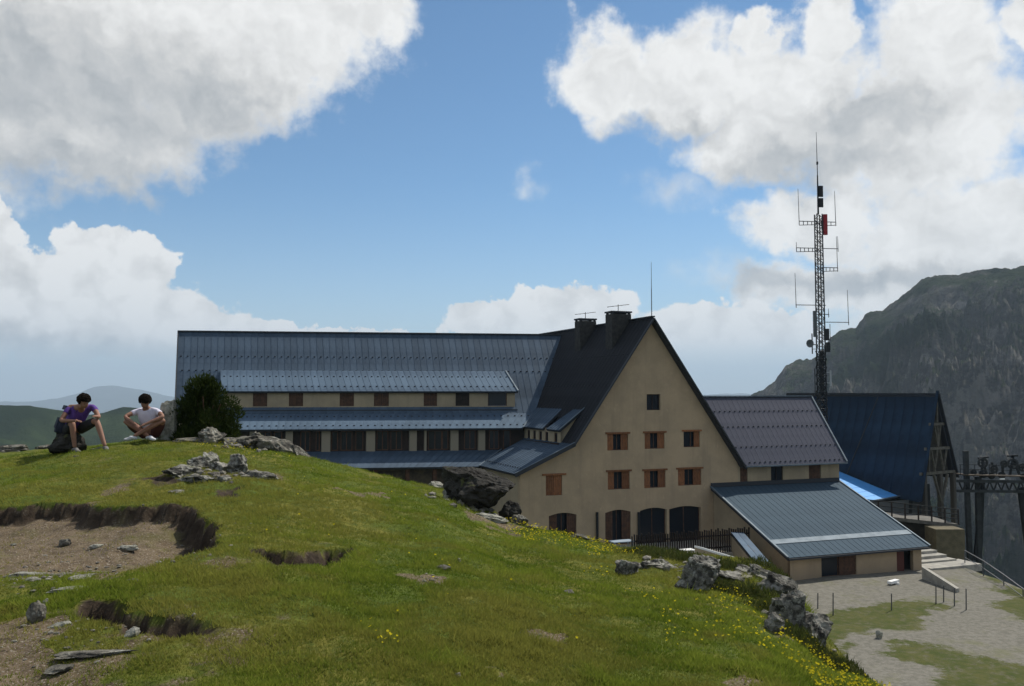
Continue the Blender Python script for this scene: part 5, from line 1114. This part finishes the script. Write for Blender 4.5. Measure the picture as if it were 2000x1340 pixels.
def person(root, label, J, shirt_m, short_m, shoe_m, sleeve=.5, thigh_cover=.85):
    """J holds joints in metres round the root Empty"""
    t = empty('person', root, label, 'person'); V = lambda k: Vector(J[k]); pts = []; ed = []
    def add(v, r_, prev=None):
        pts.append((*v, r_)); 
        if prev is not None: ed.append((prev, len(pts)-1))
        return len(pts)-1
    pel = add(V('pelvis'), .125); w_ = add(V('pelvis').lerp(V('chest'), .5), .115, pel); ch = add(V('chest'), .13, w_); nk = add(V('neck'), .055, ch); jaw = add(V('head')+Vector(J['face'])*.035-Vector((0, 0, .07)), .07, nk); hd = add(V('head'), .088, jaw); tp = add(V('head')+Vector((0, 0, .065)), .07, hd)
    for s in 'LR':
        sh = add(V('sh'+s), .055, ch); el_ = add(V('el'+s), .042, sh); mid = add(V('el'+s).lerp(V('wr'+s), .4), .038, el_); wr = add(V('wr'+s), .026, mid)
        hp = add(V('hip'+s), .095, pel); th = add(V('hip'+s).lerp(V('kn'+s), .5), .078, hp); kn = add(V('kn'+s), .056, th); cf = add(V('kn'+s).lerp(V('an'+s), .32), .055, kn); an = add(V('an'+s), .034, cf)
        d = (V('wr'+s)-V('el'+s)).normalized(); palm = add(V('wr'+s)+d*.06, (.036, .020), wr)
        side = d.cross(Vector((0, 0, 1))).normalized()
    skin_obj('body', pts, ed, SKIN, t, 2, pel)
    for s in 'LR':            # hands: four curled fingers of unequal length and a thumb
        d = (V('wr'+s)-V('el'+s)).normalized(); side = d.cross(Vector((0, 0, 1))).normalized(); dn = Vector((0, 0, -1)); hp_ = [(*(V('wr'+s)), .022), (*(V('wr'+s)+d*.045), .030)]; he = [(0, 1)]
        for i, ln in enumerate((.062, .072, .068, .052)):
            b0 = V('wr'+s)+d*.08+side*(i-1.5)*.020; hp_ += [(*b0, .010), (*(b0+d*ln*.5+dn*.006), .009), (*(b0+d*ln*.8+dn*ln*.45), .008)]; k = len(hp_); he += [(1, k-3), (k-3, k-2), (k-2, k-1)]
        b0 = V('wr'+s)+d*.035+side*.034; hp_ += [(*b0, .011), (*(b0+d*.035+side*.012+dn*.015), .009)]; k = len(hp_); he += [(1, k-2), (k-2, k-1)]
        skin_obj('hand', hp_, he, SKIN, t, 1, 0)
    # face: nose, eyes, ears
    f = Vector(J['face']).normalized(); sd2 = f.cross(Vector((0, 0, 1))).normalized(); h = V('head'); upv = sd2.cross(f).normalized()
    mb = MB(); mb.tube(h+f*.085+upv*.005, h+f*.112-upv*.032, .008, .014, 6); mb.tube(h+f*.088-upv*.06-sd2*.022, h+f*.088-upv*.06+sd2*.022, .007, .007, 6); mb.build('nose_and_mouth', SKIN, t, smooth=True)
    mb = MB()
    for k in (-1, 1): mb.box(tuple(h+f*.083+sd2*k*.032+upv*.004), (.016, .012, .01)); 
    mb.build('eyes', HAIR, t)
    for k in (-1, 1):
        mb = MB(); mb.tube(h+sd2*k*.080-upv*.005-f*.005, h+sd2*k*.096-f*.012, .026, .018, 8); mb.build('ear', SKIN, t, smooth=True)
    # hair: a shell of lumps over crown and back
    bm = bmesh.new(); bmesh.ops.create_icosphere(bm, subdivisions=4, radius=.125)
    for v in bm.verts:
        p = v.co.normalized(); k = 1+.12*mn.noise(p*5+h)+.10*mn.noise(p*14)+.10*mn.noise(p*30)
        q = p*.120*k; fr_ = p.dot(f)
        if fr_ > .45 and p.dot(upv) < .30: q *= .66
        if p.dot(upv) < -.6: q *= .8
        v.co = h+q-f*.012+upv*.022
    hm_ = bpy.data.meshes.new('hair'); bm.to_mesh(hm_); bm.free(); hm_.materials.append(HAIR); me_obj('hair', hm_, t)
    # shirt, shorts
    P2 = []; E2 = []
    def a2(v, r_, prev=None):
        P2.append((*v, r_)); 
        if prev is not None: E2.append((prev, len(P2)-1))
        return len(P2)-1
    a = a2(V('pelvis')+(V('chest')-V('pelvis'))*.12, (.165, .14)); b = a2(V('pelvis').lerp(V('chest'), .5), (.155, .135), a); c = a2(V('chest'), (.165, .145), b); d_ = a2(V('chest').lerp(V('neck'), .62), (.10, .085), c)
    for s in 'LR': e1 = a2(V('sh'+s)-Vector((0, 0, .012)), .064, c); e2 = a2(V('sh'+s).lerp(V('el'+s), sleeve), .058, e1)
    skin_obj('shirt', P2, E2, shirt_m, t, 2, 0)
    P2.clear(); E2.clear(); a = a2(V('pelvis'), (.15, .14)); a2(V('pelvis')+(V('chest')-V('pelvis'))*.22, (.14, .13), a)
    for s in 'LR': e1 = a2(V('hip'+s), .115, a); e2 = a2(V('hip'+s).lerp(V('kn'+s), .5), .10, e1); e3 = a2(V('hip'+s).lerp(V('kn'+s), thigh_cover), .085, e2)
    skin_obj('shorts', P2, E2, short_m, t, 2, 0)
    for s in 'LR':
        an = V('an'+s); td = Vector(J['toe'+s]).normalized()
        skin_obj('shoe', [(*(an+Vector((0, 0, .01))), .045), (*(an-td*.05+Vector((0, 0, -.045))), .042), (*(an+td*.09+Vector((0, 0, -.05))), (.046, .036)), (*(an+td*.17+Vector((0, 0, -.055))), (.042, .028))], [(0, 1), (0, 2), (2, 3)], shoe_m, t, 2, 0)
    return t
# hiker in white, cross-legged, elbows on knees
gx_, gy_ = (-7.130,16.801)
person((gx_, gy_+.25, ground_z(gx_, gy_)+.02), 'hiker with dark hair in a white t-shirt sitting cross-legged in the grass', dict(
    pelvis=(.0, .18, .14), chest=(-.01, .06, .50), neck=(-.01, -.05, .675), head=(.01, -.13, .775), face=(.25, -.5, -.85),
    shL=(.19, .03, .585), shR=(-.20, .03, .585), elL=(.385, -.17, .47), elR=(-.36, -.17, .47), wrL=(.12, -.33, .34), wrR=(-.06, -.33, .32),
    hipL=(.11, .13, .14), hipR=(-.11, .13, .14), knL=(.38, -.12, .42), knR=(-.38, -.12, .40), anL=(-.10, -.36, .10), anR=(.16, -.27, .10),
    toeL=(-1, -.3, 0), toeR=(1, -.5, 0)), WHITET, DSHORT, SHOEW, sleeve=.55)
# hiker in purple, sitting on a rock, forearms on knees
gx_, gy_ = (-7.942,15.973); zf = ground_z(gx_, gy_)
person((gx_, gy_, zf+.01), 'hiker in a purple t-shirt hunched on a dark rock with bare knees apart', dict(
    pelvis=(-.28, .34, .42), chest=(-.10, .16, .73), neck=(.04, .03, .88), head=(.14, -.09, .955), face=(.75, -.35, -.75),
    shL=(.16, .24, .86), shR=(-.20, .08, .84), elL=(.36, .05, .66), elR=(-.26, -.10, .60), wrL=(.40, -.14, .68), wrR=(.02, -.16, .60),
    hipL=(-.12, .33, .43), hipR=(-.27, .22, .42), knL=(.33, .03, .60), knR=(-.04, -.12, .56), anL=(.56, -.10, .13), anR=(.0, -.08, .10),
    toeL=(.6, -.7, 0), toeR=(.8, -.6, 0)), PURPLE, SHORTS, SHOE, sleeve=.55, thigh_cover=.9)
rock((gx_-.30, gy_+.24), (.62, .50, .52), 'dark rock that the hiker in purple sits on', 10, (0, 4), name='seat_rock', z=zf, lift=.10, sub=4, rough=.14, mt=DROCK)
rock((gx_+.28, gy_+.35), (.30, .25, .22), 'small pale stone between the legs of the hiker in purple', 10, name='stone', z=zf)
pk = empty('backpack', (gx_-.40, gy_+.30, zf+.40), 'dark navy rucksack worn on the back of the hiker in purple', 'backpack')
bm = bmesh.new(); bmesh.ops.create_cube(bm, size=1); bmesh.ops.subdivide_edges(bm, edges=bm.edges[:], cuts=5, use_grid_fill=True)
for v in bm.verts:
    p = v.co; k = 1-.5*(abs(p.x*2)**4*.25+abs(p.z*2)**4*.3); v.co = Vector((p.x*.28*(1-.25*abs(p.z*2)**3), p.y*.19*k*1.15, p.z*.52))+Vector((.04*p.z*2+mn.noise(p*5)*.012, 0, .20))
bm.normal_update(); me = bpy.data.meshes.new('pack_bag'); bm.to_mesh(me); bm.free(); me.materials.append(PACK); me.polygons.foreach_set('use_smooth', [True]*len(me.polygons)); o = me_obj('bag', me, pk); 
mb = MB(); mb.box((-.03, -.02, .42), (.24, .22, .08), .1); mb.build('lid', PACK, pk)
mb = MB(); mb.box((-.15, -.02, .12), (.06, .14, .2), .1); mb.build('side_pocket', PACK, pk)
for k in (0, 1): mb = MB(); mb.tube((.08, -.08+.22*k-.1, .40), (.16, -.16+.25*k, .38), .016, .016, 6); mb.build('strap', PACK, pk)
pk.rotation_euler = (0, R(18), R(35))
